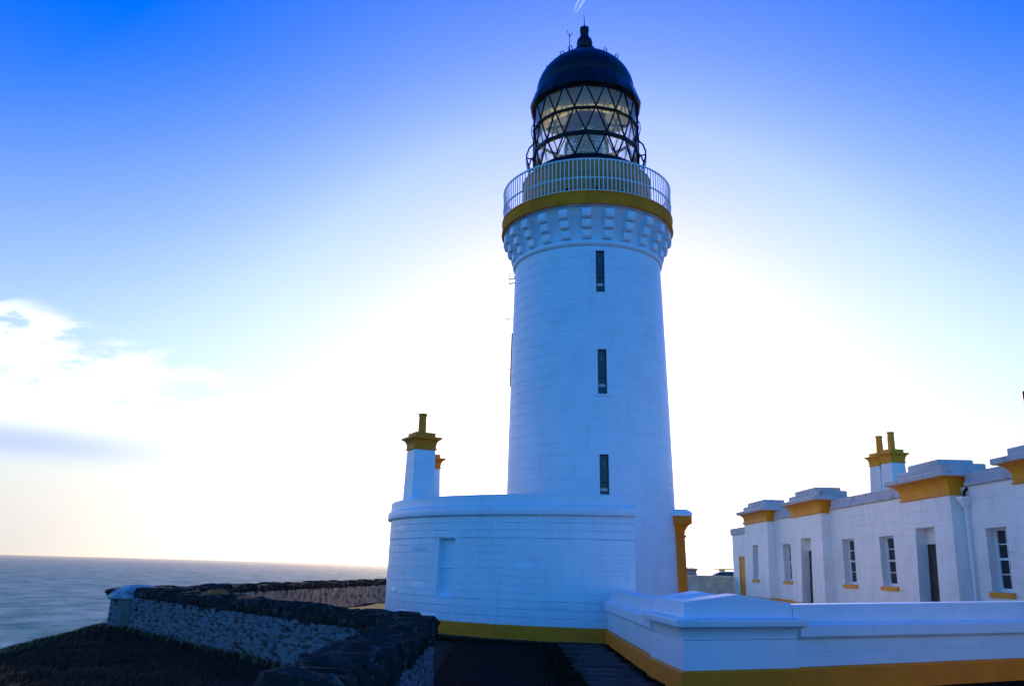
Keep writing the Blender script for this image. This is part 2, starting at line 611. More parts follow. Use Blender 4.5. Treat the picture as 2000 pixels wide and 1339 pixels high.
xs = np.concatenate([np.linspace(-40, -14, 14)[:-1], np.linspace(-14, 0, 57)[:-1], np.linspace(0, 60, 31)[:-1], np.linspace(60, 90, 12)])
ys = np.concatenate([np.linspace(-60, 0, 13)[:-1], np.linspace(0, 26, 105)[:-1], np.linspace(26, 78, 40)[:-1], np.linspace(78, 100, 12)])
gv = [(float(x), float(y), ground_h(float(x), float(y))) for y in ys for x in xs]
nx = len(xs)
gf = [(j * nx + i, j * nx + i + 1, (j + 1) * nx + i + 1, (j + 1) * nx + i) for j in range(len(ys) - 1) for i in range(nx - 1)]
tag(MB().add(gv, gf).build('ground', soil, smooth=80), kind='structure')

WD = Vector((4.12, 2.12)).normalized()                 # direction of the boundary wall's right run
WN = Vector((WD.y, -WD.x))                             # its outward (camera side) normal
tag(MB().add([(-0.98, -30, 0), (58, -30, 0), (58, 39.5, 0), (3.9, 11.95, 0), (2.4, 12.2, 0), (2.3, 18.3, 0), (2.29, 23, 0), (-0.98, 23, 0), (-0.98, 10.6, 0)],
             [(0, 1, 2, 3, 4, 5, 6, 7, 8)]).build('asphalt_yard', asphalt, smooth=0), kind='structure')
tag(MB().add([(2.29, 23.01, 0), (2.31, 18.3, 0), (2.41, 12.21, 0), (3.9, 11.96, 0), (58, 39.51, 0), (58, 77, 0), (2.0, 77, 0), (2.0, 23.01, 0)],
             [(0, 1, 2, 3, 4, 5, 6, 7)]).build('gravel_court', gravel, smooth=0), kind='structure')

# paving strip along the white walls
path = empty('pavement', (1.6, 12, 0))
tag(path, kind='structure')
rng = random.Random(3)


def slab(poly, z1):
    c = [sum(q[i] for q in poly) / len(poly) for i in (0, 1)]
    poly = [(x - 1.6, y - 12) for x, y in poly]
    MB().loft(poly, [(-0.008, 0.002), (-0.008, z1 - 0.008), (-0.016, z1)]).build('paving_slab', slabm, path, smooth=0)


y = 5.2
while y < 17.4:
    d = rng.uniform(0.40, 0.62)
    k = 0.0 if y > 12.4 else (12.4 - y) * 0.03
    slab([(1.06 + rng.uniform(-.05, .05), y), (2.06 + k, y), (2.06 + k, y + d), (1.06 + rng.uniform(-.05, .05), y + d)], 0.035 + rng.uniform(-0.006, 0.008))
    y += d

TX, TY = 2.297, 23.639
AX = R(5.55)
RW = 5.44


def pol(phi, r):                                       # point round the tower; phi = 0 faces the camera
    a = phi - AX
    return (TX + r * math.sin(a), TY - r * math.cos(a))


phi = R(-62)
while phi < R(0.0):
    d = R(rng.uniform(4.5, 7.0))
    slab([pol(phi, 5.98), pol(phi + d, 5.98), pol(phi + d, 5.505), pol(phi, 5.505)], 0.03 + rng.uniform(-0.006, 0.006))
    phi += d

# ------------------------------------------------------------------ lighthouse
tower = empty('lighthouse', (TX, TY, 0), (0, -0.0124, -AX))
tag(tower, 'tall white tapered lighthouse with black domed lantern and white gallery railing', 'lighthouse')


def RT(z):
    return 2.362 - 0.0165 * z - 0.00068 * z * z


WIN = [(8.63, 9.82), (5.85, 7.04), (3.17, 4.28)]
WPHI = R(9.4)
ww = 0.165
course = 0.2985
ncrs = 33
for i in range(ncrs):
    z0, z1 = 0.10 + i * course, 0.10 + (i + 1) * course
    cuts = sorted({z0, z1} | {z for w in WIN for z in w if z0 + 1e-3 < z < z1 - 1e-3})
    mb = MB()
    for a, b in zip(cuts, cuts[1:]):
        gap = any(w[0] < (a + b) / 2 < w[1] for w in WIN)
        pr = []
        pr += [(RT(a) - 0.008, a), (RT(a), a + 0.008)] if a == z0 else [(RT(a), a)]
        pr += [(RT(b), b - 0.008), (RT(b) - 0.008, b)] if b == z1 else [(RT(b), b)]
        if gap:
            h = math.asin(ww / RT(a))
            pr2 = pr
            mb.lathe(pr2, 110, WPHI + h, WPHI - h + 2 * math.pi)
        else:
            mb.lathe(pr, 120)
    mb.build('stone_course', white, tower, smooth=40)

# windows of the shaft: recess, frame, pane, blind, sill
for (a, b) in WIN:
    zc = (a + b) / 2
    Rz = RT(zc)
    wroot = MB()
    hw = 0.118
    yo = -(Rz + 0.006)
    tilt = math.atan((RT(a) - RT(b)) / (b - a))
    # surround (flat margin, a shade proud of the curved wall)
    for x0, x1, c0, c1 in ((-0.185, -hw, a - 0.05, b + 0.05), (hw, 0.185, a - 0.05, b + 0.05), (-hw, hw, b, b + 0.05)):
        wroot.box(x0, x1, yo, yo + 0.13, c0, c1)
    w = wroot.build('window', white, tower, rot=(0, 0, WPHI), smooth=0, bevel=0.006)
    fr = MB()
    for x0, x1, c0, c1 in ((-hw, -hw + 0.02, a, b), (hw - 0.02, hw, a, b), (-hw + 0.02, hw - 0.02, a, a + 0.025), (-hw + 0.02, hw - 0.02, b - 0.025, b),
                           (-hw + 0.02, hw - 0.02, a + 0.36 * (b - a), a + 0.36 * (b - a) + 0.016)):
        fr.box(x0, x1, yo + 0.07, yo + 0.10, c0, c1)
    fr.build('frame', blackmetal, w, smooth=0)
    MB().box(-hw + 0.02, hw - 0.02, yo + 0.085, yo + 0.09, a + 0.025, b - 0.025).build('pane', tower_glass, w, smooth=0)
    MB().box(-hw + 0.03, hw - 0.03, yo + 0.080, yo + 0.0848, a + 0.20, a + 0.27).build('blind', blindm, w, smooth=0)
    MB().lathe([(0.0, 0), (0.05, 0)], 16).build('fan_disc', discm, w, (0, yo + 0.082, b - 0.24), (R(90), 0, 0), smooth=0)
    MB().box(-0.20, 0.20, yo - 0.03, yo + 0.10, a - 0.055, a - 0.002).build('sill', white, w, smooth=0, bevel=0.006)

ztop = 0.10 + ncrs * course
rt = RT(ztop)
# roll moulding and the flaring wall behind the corbels
MB().lathe([(rt - 0.01, ztop)] + [(rt + 0.075 * math.sin(k * math.pi / 8) - 0.004, ztop + 0.02 + 0.085 - 0.085 * math.cos(k * math.pi / 8)) for k in range(9)] + [(rt - 0.01, ztop + 0.20)], 120).build('roll_moulding', white, tower, smooth=50)
fl = [(rt - 0.012, ztop + 0.195)]
for k in range(9):
    s = k / 8
    fl.append((rt - 0.012 + 0.20 * s ** 2.2, ztop + 0.20 + 0.72 * s))
fl += [(2.40, 11.03), (2.45, 11.05)]
MB().lathe(fl, 120).build('cavetto_frieze', white, tower, smooth=50)
# gallery deck: white lip and ochre band
MB().lathe([(2.44, 11.052), (2.535, 11.03), (2.552, 11.045), (2.538, 11.12), (2.528, 11.37), (2.545, 11.39), (2.545, 11.415), (2.50, 11.42), (1.85, 11.43)], 120).build('gallery_deck', ochre_wall, tower, smooth=35)
# corbels: three rounded steps each
cb = MB()
for k in range(3):
    z0 = ztop + 0.215 + k * 0.258
    r0 = 2.05
    r1 = rt + 0.115 + k * 0.120
    prof = [(r0, z0), (r1 - 0.06, z0), (r1 - 0.02, z0 + 0.02), (r1, z0 + 0.07), (r1, z0 + 0.225), (r1 - 0.01, z0 + 0.252), (r0, z0 + 0.252)]
    hw = 0.122
    n_ = len(prof)
    vs_ = [(-hw, -r, z) for r, z in prof] + [(hw, -r, z) for r, z in prof]
    fs_ = [tuple(range(n_)), tuple(range(n_, 2 * n_))[::-1]] + [(i, i + n_, (i + 1) % n_ + n_, (i + 1) % n_) for i in range(n_)]
    cb.add(vs_, fs_)
c0 = cb.build('corbel', white, tower, smooth=30, bevel=0.008)
for i in range(1, 24):
    twin(c0, rot=(0, 0, 2 * math.pi * i / 24))

# railing: balusters and rails with small arches
RR, ZD, ZM, ZR = 2.495, 11.415, 11.83, 12.385
NB = 132
bl = MB().box(-0.012, 0.012, -RR - 0.010, -RR + 0.010, ZD, ZR - 0.03).build('baluster', railwhite, tower, smooth=0)
for i in range(1, NB):
    twin(bl, rot=(0, 0, 2 * math.pi * i / NB))
for nm, zt, th in (('handrail', ZR, 0.03), ('mid_rail', ZM, 0.022), ('foot_rail', ZD + 0.03, 0.03)):
    mb = MB().lathe([(RR - 0.022, zt - th), (RR + 0.022, zt - th), (RR + 0.022, zt), (RR - 0.022, zt), (RR - 0.022, zt - th)], 132)
    if nm != 'foot_rail':                               # arched heads between the balusters
        for i in range(NB):
            a0 = 2 * math.pi * i / NB
            da = 2 * math.pi / NB
            w_ = 0.0105 / RR
            for rr in (RR - 0.009, RR + 0.009):
                vs_, fs_ = [], []
                m_ = 6
                for k in range(m_ + 1):
                    s = k / m_
                    a = a0 + w_ + (da - 2 * w_) * s
                    zz = zt - th - 0.055 * (1 - math.sqrt(max(0.0, 1 - (2 * s - 1) ** 2)))
                    vs_ += [(rr * math.sin(a), -rr * math.cos(a), zt - th), (rr * math.sin(a), -rr * math.cos(a), zz)]
                mb.add(vs_, [(2 * k, 2 * k + 2, 2 * k + 3, 2 * k + 1) for k in range(m_)])
    mb.build(nm, railwhite, tower, smooth=35)

# service room wall under the lantern
MB().lathe([(1.925, 11.42), (1.915, 12.62), (1.94, 12.64), (1.94, 12.69), (1.90, 12.70)], 96).build('gallery_wall', drum_paint, tower, smooth=35)
MB().lathe([(1.90, 12.696), (1.86, 12.71), (1.74, 12.90), (1.70, 12.95), (1.66, 12.96), (1.56, 12.955)], 96).build('lantern_base', blackmetal, tower, smooth=35)
vent = MB().box(-0.05, 0.05, -1.945, -1.90, 11.62, 11.80).build('vent', blackmetal, tower, rot=(0, 0, R(8)), smooth=0)
for a in (-38, -16, 30, 44, 62, -60):
    twin(vent, rot=(0, 0, R(a)))

# lantern glazing: sixteen-sided, three tiers of triangles
RL = 1.605
TZ = [12.95, 13.68, 14.48, 15.25]
OFF = [0.5, 0.0, 0.5, 0.0]
st = 2 * math.pi / 16


def LP(k, tier, r=RL):
    a = (k + OFF[tier]) * st
    return Vector((r * math.sin(a), -r * math.cos(a), TZ[tier]))


for tr in range(3):
    kk = 0 if OFF[tr] > OFF[tr + 1] else 1
    lo, hi = LP(0, tr), LP(kk, tr + 1)                  # neighbours alternate left and right
    lo2, hi2 = LP(1 if kk == 0 else 0, tr), LP(1, tr + 1)
    tris = [(LP(0, tr), LP(1, tr), LP(1 if OFF[tr] > 0 else 0, tr + 1)),
            (LP(0, tr + 1), LP(1, tr + 1), LP(0 if OFF[tr] > 0 else 1, tr))]
    for tri in tris:
        o = MB().add(tri, [(0, 1, 2)]).build('pane', lantern_glass, tower, smooth=0)
        for i in range(1, 16):
            twin(o, rot=(0, 0, i * st))
    for a_, b_ in ((LP(0, tr), tris[0][2]), (LP(1, tr), tris[0][2])):
        o = MB().tube([a_ * 1.004, b_ * 1.004], 0.026, 6).build('glazing_bar', blackmetal, tower)
        for i in range(1, 16):
            twin(o, rot=(0, 0, i * st))
for tr, w_ in ((0, 0.05), (1, 0.055), (2, 0.032), (3, 0.05)):
    mb = MB()
    for k in range(16):
        p0, p1 = LP(k, tr), LP(k + 1, tr)
        n0 = Vector((p0.x, p0.y, 0)).normalized()
        n1 = Vector((p1.x, p1.y, 0)).normalized()
        ring = lambda q, nn: [q + nn * 0.05 + Vector((0, 0, -w_)), q + nn * 0.05 + Vector((0, 0, w_)), q - nn * 0.04 + Vector((0, 0, w_)), q - nn * 0.04 + Vector((0, 0, -w_))]
        mb.add(ring(p0, n0) + ring(p1, n1), [(i, (i + 1) % 4, (i + 1) % 4 + 4, i + 4) for i in range(4)])
    mb.build('lantern_ring', blackmetal, tower, smooth=0)
# outside frames of the cleaning gallery at both sides and the curved hand loops above them
for sgn in (-1, 1):
    for dd in (-0.22, 0.22):
        a = sgn * R(90) + dd
        f = lambda r, z: (r * math.sin(a), -r * math.cos(a), z)
        MB().tube([f(1.62, 14.02), f(1.76, 13.86), f(1.84, 13.62), f(1.83, 13.45), f(1.72, 13.08), f(1.66, 13.02)], 0.026, 6).build('side_bracket', blackmetal, tower)
        MB().tube([f(1.62, 13.50), f(1.83, 13.52)], 0.022, 6).build('bracket_stay', blackmetal, tower)
        MB().tube([f(1.61, 14.12), f(1.66, 14.20), f(1.70, 14.38), f(1.69, 14.56), f(1.62, 14.72)], 0.014, 6).build('hand_loop', blackmetal, tower)
    a0 = sgn * R(90) - 0.22
    mb = MB().lathe([(1.74, 13.06), (1.835, 13.44), (1.845, 13.64), (1.83, 13.64), (1.82, 13.45), (1.73, 13.06)], 6, a0, a0 + 0.44)
    mb.build('side_plate', blackmetal, tower, smooth=30)

# dome
prof = [(1.60, 15.22), (1.70, 15.24), (1.735, 15.29), (1.73, 15.34), (1.56, 15.83), (1.52, 15.88)]
mb = MB().lathe(prof, 16, st / 2, 2 * math.pi + st / 2)
mb.build('eaves_band', dome_black, tower, smooth=20)
dome = [(1.51, 15.86)]
for k in range(1, 15):
    a = R(4 + 71 * k / 14)
    dome.append((1.535 * math.cos(a), 15.80 + 1.40 * math.sin(a)))
MB().lathe(dome, 64).build('dome', dome_black, tower, smooth=40)
MB().lathe([(1.60, 15.26)] + [(r - 0.05, z - 0.04) for r, z in dome] + [(0.05, 17.1)], 48).build('dome_lining', cream, tower, smooth=40)
MB().lathe([(0.62, 17.0), (0.60, 17.13), (0.53, 17.23), (0.36, 17.33), (0.24, 17.36), (0.235, 17.44), (0.27, 17.46), (0.275, 17.52), (0.245, 17.54), (0.24, 17.58),
            (0.255, 17.66), (0.235, 17.78), (0.17, 17.88), (0.135, 17.92), (0.135, 18.10), (0.145, 18.11), (0.145, 18.24), (0.0, 18.26)], 40).build('ventilator', dome_black, tower, smooth=35)
MB().tube([(0, 0, 18.25), (0, 0, 18.52), (-0.01, 0, 18.78)], [0.018, 0.014, 0.006], 6).build('lightning_rod', blackmetal, tower)
for (rd, zd, tlt) in ((1.15, 16.62, 48), (0.74, 17.02, 30)):
    o = MB().tube([(-0.06, -rd + 0.03, zd - 0.03), (-0.06, -rd - 0.07, zd + 0.14), (0.06, -rd - 0.07, zd + 0.14), (0.06, -rd + 0.03, zd - 0.03)], 0.018, 6).build('dome_handhold', blackmetal, tower, rot=(0, 0, R(10)))
    for i in range(1, 8):
        twin(o, rot=(0, 0, R(10) + i * math.pi / 4))

# entrance porch on the far right side of the tower (pale cap slab, ochre cornice and pilasters)
pp = [(2.0, -1.0), (2.52, -1.0), (2.52, 1.0), (2.0, 1.0)]
mb = MB().loft([(1.9, -0.8), (2.40, -0.8), (2.40, 0.8), (1.9, 0.8)], [(0.06, 0), (0.05, 0.5), (0.02, 2.30), (0.06, 2.31), (0.06, 2.36), (0.02, 2.37), (0.03, 2.47), (0.10, 2.60), (0.19, 2.66), (0.19, 2.86)])
pr_ = mb.build('porch', ochre, tower, rot=(0, 0, AX), smooth=30)
MB().loft([(1.9, -0.8), (2.40, -0.8), (2.40, 0.8), (1.9, 0.8)], [(0.20, 2.862), (0.20, 2.93), (0.17, 2.98), (0.08, 3.03), (0.0, 3.04)]).build('cap_slab', white, pr_, smooth=30)
MB().box(2.40, 2.485, -0.45, 0.45, 0.02, 2.1).build('door', door_dark, pr_, smooth=0)

# ------------------------------------------------------------------ optic inside the lantern
lens = empty('lens', (TX - 0.15, TY, 0), (0, 0, -AX))
tag(lens, 'glass fresnel lens on dark pedestal inside the black lantern room', 'lighthouse lens')
MB().lathe([(0.0, 11.5), (0.28, 11.5), (0.28, 12.95), (0.36, 13.0), (0.36, 13.1), (0.52, 13.16), (0.52, 13.22), (0, 13.22)], 32).build('pedestal', blackmetal, lens)
prof = []
for k in range(12):
    z = 13.25 + k * 0.105
    r = 0.50 - 0.0042 * (k - 5.5) ** 2
    prof += [(r, z), (r + 0.035, z + 0.05), (r, z + 0.10)]
MB().lathe(prof + [(prof[-1][0] - 0.06, prof[-1][1]), (0.33, 13.9), (prof[0][0] - 0.06, 13.25), prof[0]], 40).build('lens_barrel', lens_glass, lens, smooth=20)
for i in range(6):
    a = i * math.pi / 3
    MB().tube([(0.53 * math.sin(a), -0.53 * math.cos(a), 13.2), (0.56 * math.sin(a), -0.56 * math.cos(a), 13.9), (0.42 * math.sin(a), -0.42 * math.cos(a), 14.55)], 0.018, 6).build('lens_frame', brass, lens)
MB().lathe([(0.0, 14.50), (0.44, 14.50), (0.44, 14.56), (0.2, 14.66), (0, 14.7)], 32).build('lens_crown', brass, lens)
MB().lathe([(0.0, 13.5), (0.05, 13.5), (0.08, 13.7), (0.05, 13.85), (0, 13.88)], 16).build('lamp', frame_white, lens)
lens.scale = (1.3, 1.3, 1.0)
cloth = bpy.data.materials.new('sun_faded_cloth')
cloth.use_nodes = True
t = cloth.node_tree
t.nodes.remove(t.nodes['Principled BSDF'])
d_ = t.nodes.new('ShaderNodeBsdfDiffuse')
d_.inputs[0].default_value = (0.62, 0.52, 0.26, 1)
tl = t.nodes.new('ShaderNodeBsdfTranslucent')
tl.inputs[0].default_value = (0.70, 0.58, 0.28, 1)
mx = t.nodes.new('ShaderNodeMixShader')
mx.inputs[0].default_value = 0.7
t.links.new(d_.outputs[0], mx.inputs[1])
t.links.new(tl.outputs[0], mx.inputs[2])
t.links.new(mx.outputs[0], [n for n in t.nodes if n.type == 'OUTPUT_MATERIAL'][0].inputs[0])
cur = empty('curtain', (TX - 0.185, TY, 0), (0, 0, -AX))
tag(cur, 'faded yellow sun curtain drawn behind the upper lantern panes', 'curtain')
rngk = random.Random(4)
for a0, a1, zb_ in ((-82, -50, 14.20), (-49, -12, 14.36), (-9, 34, 14.42), (40, 62, 14.6)):
    n_ = int((a1 - a0) * 1.2)
    vs_ = []
    for i in range(n_ + 1):
        a = R(a0 + (a1 - a0) * i / n_)
        r = 1.46 + 0.022 * math.sin(i * 1.9 + rngk.uniform(-0.5, 0.5))
        vs_ += [(r * math.sin(a), -r * math.cos(a), zb_ + rngk.uniform(-0.015, 0.015)), (r * math.sin(a), -r * math.cos(a), 15.24)]
    MB().add(vs_, [(2 * i, 2 * i + 2, 2 * i + 3, 2 * i + 1) for i in range(n_)]).build('curtain_panel', cloth, cur, smooth=60)

# ------------------------------------------------------------------ aerials on the lighthouse
ant = empty('antenna', (TX - 0.70, TY - 0.1, 17.05), (0, 0, 0))
tag(ant, 'thin black aerial mast with forked top beside the lantern dome', 'antenna')
MB().tube([(0, 0, -0.02), (-0.005, 0, 0.62), (0.0, 0, 0.9)], 0.012, 6).build('mast', blackmetal, ant)
MB().tube([(0.0, 0, 0.78), (-0.05, 0, 0.88), (-0.09, 0, 1.02)], 0.010, 6).build('tine', blackmetal, ant)
MB().tube([(0.0, 0, 0.78), (0.05, 0, 0.86), (0.08, 0, 0.96)], 0.010, 6).build('tine', blackmetal, ant)
MB().tube([(0.0, 0, 0.32), (0.14, 0, 0.22), (0.22, 0, 0.14)], 0.009, 6).build('stay', blackmetal, ant)


def tower_pt(phi, r, z):
    a = phi - AX
    return Vector((TX + r * math.sin(a) - 0.0124 * z, TY - r * math.cos(a), z))


for z, long_, lab in ((9.78, True, 'twin dipole aerial on two short arms just below the gallery'),
                      (8.58, False, 'small aerial on a single thin arm left of the upper shaft'),
                      (7.05, False, 'small aerial stub beside the middle of the white shaft')):
    b0 = tower_pt(R(-95), RT(z), z)
    a_ = empty('side_antenna', b0)
    tag(a_, lab, 'antenna', 'small aerials on the left side of the tower')
    if long_:
        MB().tube([(0.02, 0, 0.05), (-0.20, 0, 0.04)], 0.013, 6).build('arm', blackmetal, a_)
        MB().tube([(0.02, 0, -0.07), (-0.20, 0, -0.12)], 0.013, 6).build('arm', blackmetal, a_)
        MB().tube([(-0.21, 0, -0.14), (-0.21, 0, 0.20)], 0.007, 6).build('element', blackmetal, a_)
        MB().tube([(-0.05, 0, 0.13), (-0.02, 0, 0.05)], 0.02, 6).build('clamp', blackmetal, a_)
    else:
        MB().tube([(0.02, 0, 0.02), (-0.20 if z > 8 else -0.12, 0, -0.01)], 0.008, 6).build('arm', blackmetal, a_)
        e = -0.21 if z > 8 else -0.13
        MB().tube([(e, 0, -0.03), (e, 0, 0.015)], 0.014, 6).build('element', blackmetal, a_)
cab = empty('cable', tower_pt(R(-92), RT(7.2), 7.2))
tag(cab, 'dark cable conduit clipped down the left edge of the white tower', 'cable')
base = cab.location
MB().tube([tower_pt(R(-92), RT(z) + 0.03, z) - base for z in (8.1, 7.7, 7.3, 6.9, 6.5)], 0.022, 6).build('conduit', blackmetal, cab)

# ------------------------------------------------------------------ curved wing round the tower foot
wing = empty('annex_building', (TX, TY, 0), (0, 0, -AX))
tag(wing, 'low curved white flat-roofed annex round the lighthouse foot with ochre base', 'building')
PH0, PH1 = R(-189.7 + 5.55 * 2), R(9.7)
W0, W1 = R(-39.4), R(-33.8)
WB, WT = 0.80, 2.07


def fn_wing(u, z, d):
    r = RW + d + 0.035 * max(0.0, 1 - z / 2.6)
    return (r * math.sin(u), -r * math.cos(u), z)


rng = random.Random(11)
bl_, so_ = rows_of_blocks(R(-88), PH1, 0.305, 2.575, 0.163, 0.62 / RW, [(W0, W1, WB, WT)], rng)
lay_blocks('stone_block', bl_, so_, fn_wing, white, wing, rng, nseg=3, proud=0.0025, dep=0.005, ug=0.5 / RW)
print('wing blocks', len(bl_))
MB().lathe([(RW + 0.03, 0.3), (RW, 2.6)], 60, PH0, R(-88)).build('rear_wall', white, wing, smooth=50)
MB().lathe([(RW + 0.075, 0.0), (RW + 0.07, 0.285), (RW + 0.05, 0.304), (RW - 0.02, 0.306)], 120, PH0, PH1).build('plinth', ochre, wing, smooth=30)
# parapet: drip band, step, coping
MB().lathe([(RW - 0.02, 2.575), (RW + 0.075, 2.575), (RW + 0.085, 2.60), (RW + 0.085, 2.74), (RW + 0.075, 2.76)], 120, PH0, PH1).build('string_course', white, wing, smooth=30)
MB().lathe([(RW + 0.075, 2.761), (RW + 0.02, 2.80), (RW + 0.012, 2.83), (RW + 0.012, 3.00), (RW - 0.01, 3.02), (RW - 0.38, 3.02), (RW - 0.40, 3.0), (RW - 0.40, 2.70)], 120, PH0, PH1).build('parapet', white, wing, smooth=30)
MB().lathe([(RW - 0.38, 2.72), (2.2, 2.74)], 80, PH0, PH1).build('flat_roof', roofgrey, wing, smooth=30)
for a in (PH0, PH1):                                    # the two end walls
    s_, c_ = math.sin(a), -math.cos(a)
    mb = MB().add([(2.1 * s_, 2.1 * c_, 0), (RW * s_, RW * c_, 0), ((RW + 0.075) * s_, (RW + 0.075) * c_, 0.3), ((RW + 0.03) * s_, (RW + 0.03) * c_, 0.31), (RW * s_, RW * c_, 2.575), ((RW + 0.08) * s_, (RW + 0.08) * c_, 2.59),
                   ((RW + 0.08) * s_, (RW + 0.08) * c_, 2.75), ((RW + 0.01) * s_, (RW + 0.01) * c_, 2.83), ((RW + 0.01) * s_, (RW + 0.01) * c_, 3.015), (2.1 * s_, 2.1 * c_, 3.015)], [tuple(range(10))])
    mb.build('end_wall', white, wing, smooth=0)
# blind window
rec = 0.15
mb = MB()
for i in range(5):
    pass
k = 5
us = [W0 + (W1 - W0) * i / k for i in range(k + 1)]
vs_ = []
for u in us:
    vs_ += [fn_wing(u, WB + 0.06, -rec), fn_wing(u, WT, -rec)]
mb.add(vs_, [(2 * i, 2 * i + 2, 2 * i + 3, 2 * i + 1) for i in range(k)])
for u in (W0, W1):
    mb.add([fn_wing(u, WB, 0.0), fn_wing(u, WT, 0.0), fn_wing(u, WT, -rec), fn_wing(u, WB, -rec)], [(0, 1, 2, 3)])
vs_ = []
for u in us:
    vs_ += [fn_wing(u, WT, 0.0), fn_wing(u, WT, -rec)]
mb.add(vs_, [(2 * i, 2 * i + 2, 2 * i + 3, 2 * i + 1) for i in range(k)])
bw = mb.build('blind_window', white, wing, smooth=30)
mb = MB()
for u, v in zip(us, us[1:]):
    mb.add([fn_wing(u, 1.425, -0.155), fn_wing(v, 1.425, -0.155), fn_wing(v, 1.425, -0.115), fn_wing(u, 1.425, -0.115), fn_wing(u, 1.46, -0.155), fn_wing(v, 1.46, -0.155), fn_wing(v, 1.46, -0.115), fn_wing(u, 1.46, -0.115)],
           [(0, 3, 2, 1), (4, 5, 6, 7), (2, 3, 7, 6)])
mb.build('meeting_rail', white, bw, smooth=30)
vs_ = []
for u in us:
    vs_ += [fn_wing(u, WB - 0.005, 0.012), fn_wing(u, WB + 0.11, -rec + 0.002)]
MB().add(vs_, [(2 * i, 2 * i + 2, 2 * i + 3, 2 * i + 1) for i in range(k)]).build('sloping_sill', white, bw, smooth=30)


def chimney(parent, loc, rz, a0, a1, z0, zn, zc, zs, zp, scap, potr, pw=None, po=None):
    """tapered white stack, ochre cavetto cap and one pot; loc is in the parent's space"""
    st_ = MB()
    n_ = 4
    h0, h1 = a0 / 2, a1 / 2
    zz = [z0 + (zn - z0) * k / n_ for k in range(n_ + 1)]
    for k in range(n_):
        f = lambda z: h0 + (h1 - h0) * (z - z0) / (zn - z0)
        sq = [(-1, -1), (1, -1), (1, 1), (-1, 1)]
        vs_ = []
        for z, inset in ((zz[k], 0.007), (zz[k] + 0.008, 0), (zz[k + 1] - 0.008, 0), (zz[k + 1], 0.007)):
            vs_ += [(sx * (f(z) - inset), sy * (f(z) - inset), z) for sx, sy in sq]
        st_.add(vs_, [(r * 4 + i, r * 4 + (i + 1) % 4, (r + 1) * 4 + (i + 1) % 4, (r + 1) * 4 + i) for r in range(3) for i in range(4)])
    pw, po = pw or white, po or ochre
    ch = st_.build('chimney', pw, parent, loc, (0, 0, rz), smooth=20)
    sqp = [(-h1, -h1), (h1, -h1), (h1, h1), (-h1, h1)]
    pr = [(0.0, zn), (0.035, zn + 0.004), (0.035, zn + 0.04), (0.012, zn + 0.045)]
    for k in range(1, 8):
        s = k / 7
        pr.append((0.012 + (scap - 0.012) * (1 - math.cos(s * math.pi / 2)), zn + 0.045 + (zc - zn - 0.045) * math.sin(s * math.pi / 2) ** 0.9))
    pr += [(scap + 0.012, zc + 0.004), (scap + 0.012, zc + 0.055), (scap - 0.03, zc + 0.065), (-0.005, zc + 0.075), (-0.005, zs), (-0.02, zs + 0.008)]
    MB().loft(sqp, pr).build('chimney_cap', po, ch, smooth=30)
    MB().lathe([(potr * 1.0, zs), (potr * 0.92, zp - 0.10), (potr * 0.88, zp - 0.07), (potr * 1.06, zp - 0.06), (potr * 1.08, zp - 0.01), (potr * 0.95, zp), (potr * 0.7, zp), (potr * 0.7, zs + 0.1)], 24).build('chimney_pot', po, ch, smooth=35)
    return ch


def to_wing(x, y):
    c, s = math.cos(AX), math.sin(AX)
    dx, dy = x - TX, y - TY
    return (dx * c - dy * s, dx * s + dy * c, 0)


chimney(wing, to_wing(-2.25, 21.58), R(27) + AX, 0.64, 0.55, 2.70, 4.29, 4.55, 4.72, 5.24, 0.115, 0.105)
chimney(wing, to_wing(-2.46, 25.9), R(27) + AX, 0.64, 0.55, 2.70, 4.29, 4.55, 4.72, 5.24, 0.115, 0.105)

# ------------------------------------------------------------------ white boundary wall and its pier


def wall_run(p0, p1, lab, z1=1.08, z2=1.08, th=0.42, side=1):
    """from p0 to p1; the camera side is to the right of p0 -> p1 when side = 1"""
    d = Vector(p1) - Vector(p0)
    ln = d.length
    a = math.atan2(d.y, d.x)
    w_ = empty('boundary_wall', (p0[0], p0[1], 0), (0, 0, a))
    tag(w_, lab, 'wall')
    s = -side
    sec = lambda pr: [(s * o, z) for o, z in pr]

    def ext(name, pr, m, x0, x1, cut=0):
        n_ = len(pr)
        vs_ = [(x0, -y_, z + (z2 - z1) * x0 / ln * (z > 1.0)) for y_, z in pr] + [(x1, -y_, z + (z2 - z1) * x1 / ln * (z > 1.0)) for y_, z in pr]
        fs_ = [tuple(range(n_)), tuple(range(n_, 2 * n_))] + [(i, i + n_, (i + 1) % n_ + n_, (i + 1) % n_) for i in range(n_)]
        return MB().add(vs_, fs_).build(name, m, w_, smooth=30)
    # cross-section: o = 0 is the camera-side face, negative = into the wall
    ext('plinth', [(s * -0.055, 0), (s * -0.05, 0.285), (s * -0.03, 0.31), (s * (th + 0.03), 0.31), (s * (th + 0.05), 0.0)], ochre, 0, ln)
    for zz0, zz1 in ((0.311, 0.495), (0.4955, 0.676)):
        ext('wall_body', [(0.006 * s, zz0), (0, zz0 + 0.006), (0, zz1 - 0.006), (0.006 * s, zz1), (s * th, zz1), (s * th, zz0)], white, 0, ln)
    k = max(1, round(ln / 1.7))
    for i in range(k):
        ext('coping_stone', [(s * 0.02, 0.677), (s * -0.06, 0.677), (s * -0.075, 0.70), (s * -0.075, 0.83), (s * -0.06, 0.845), (s * 0.035, 0.885), (s * 0.045, 0.91), (s * 0.05, z1 - 0.012), (s * 0.062, z1),
                             (s * (th - 0.05), z1), (s * (th - 0.04), 0.90), (s * (th + 0.07), 0.84), (s * (th + 0.07), 0.677)], white, ln * i / k + (0.002 if i else 0), ln * (i + 1) / k - 0.002)
    return w_


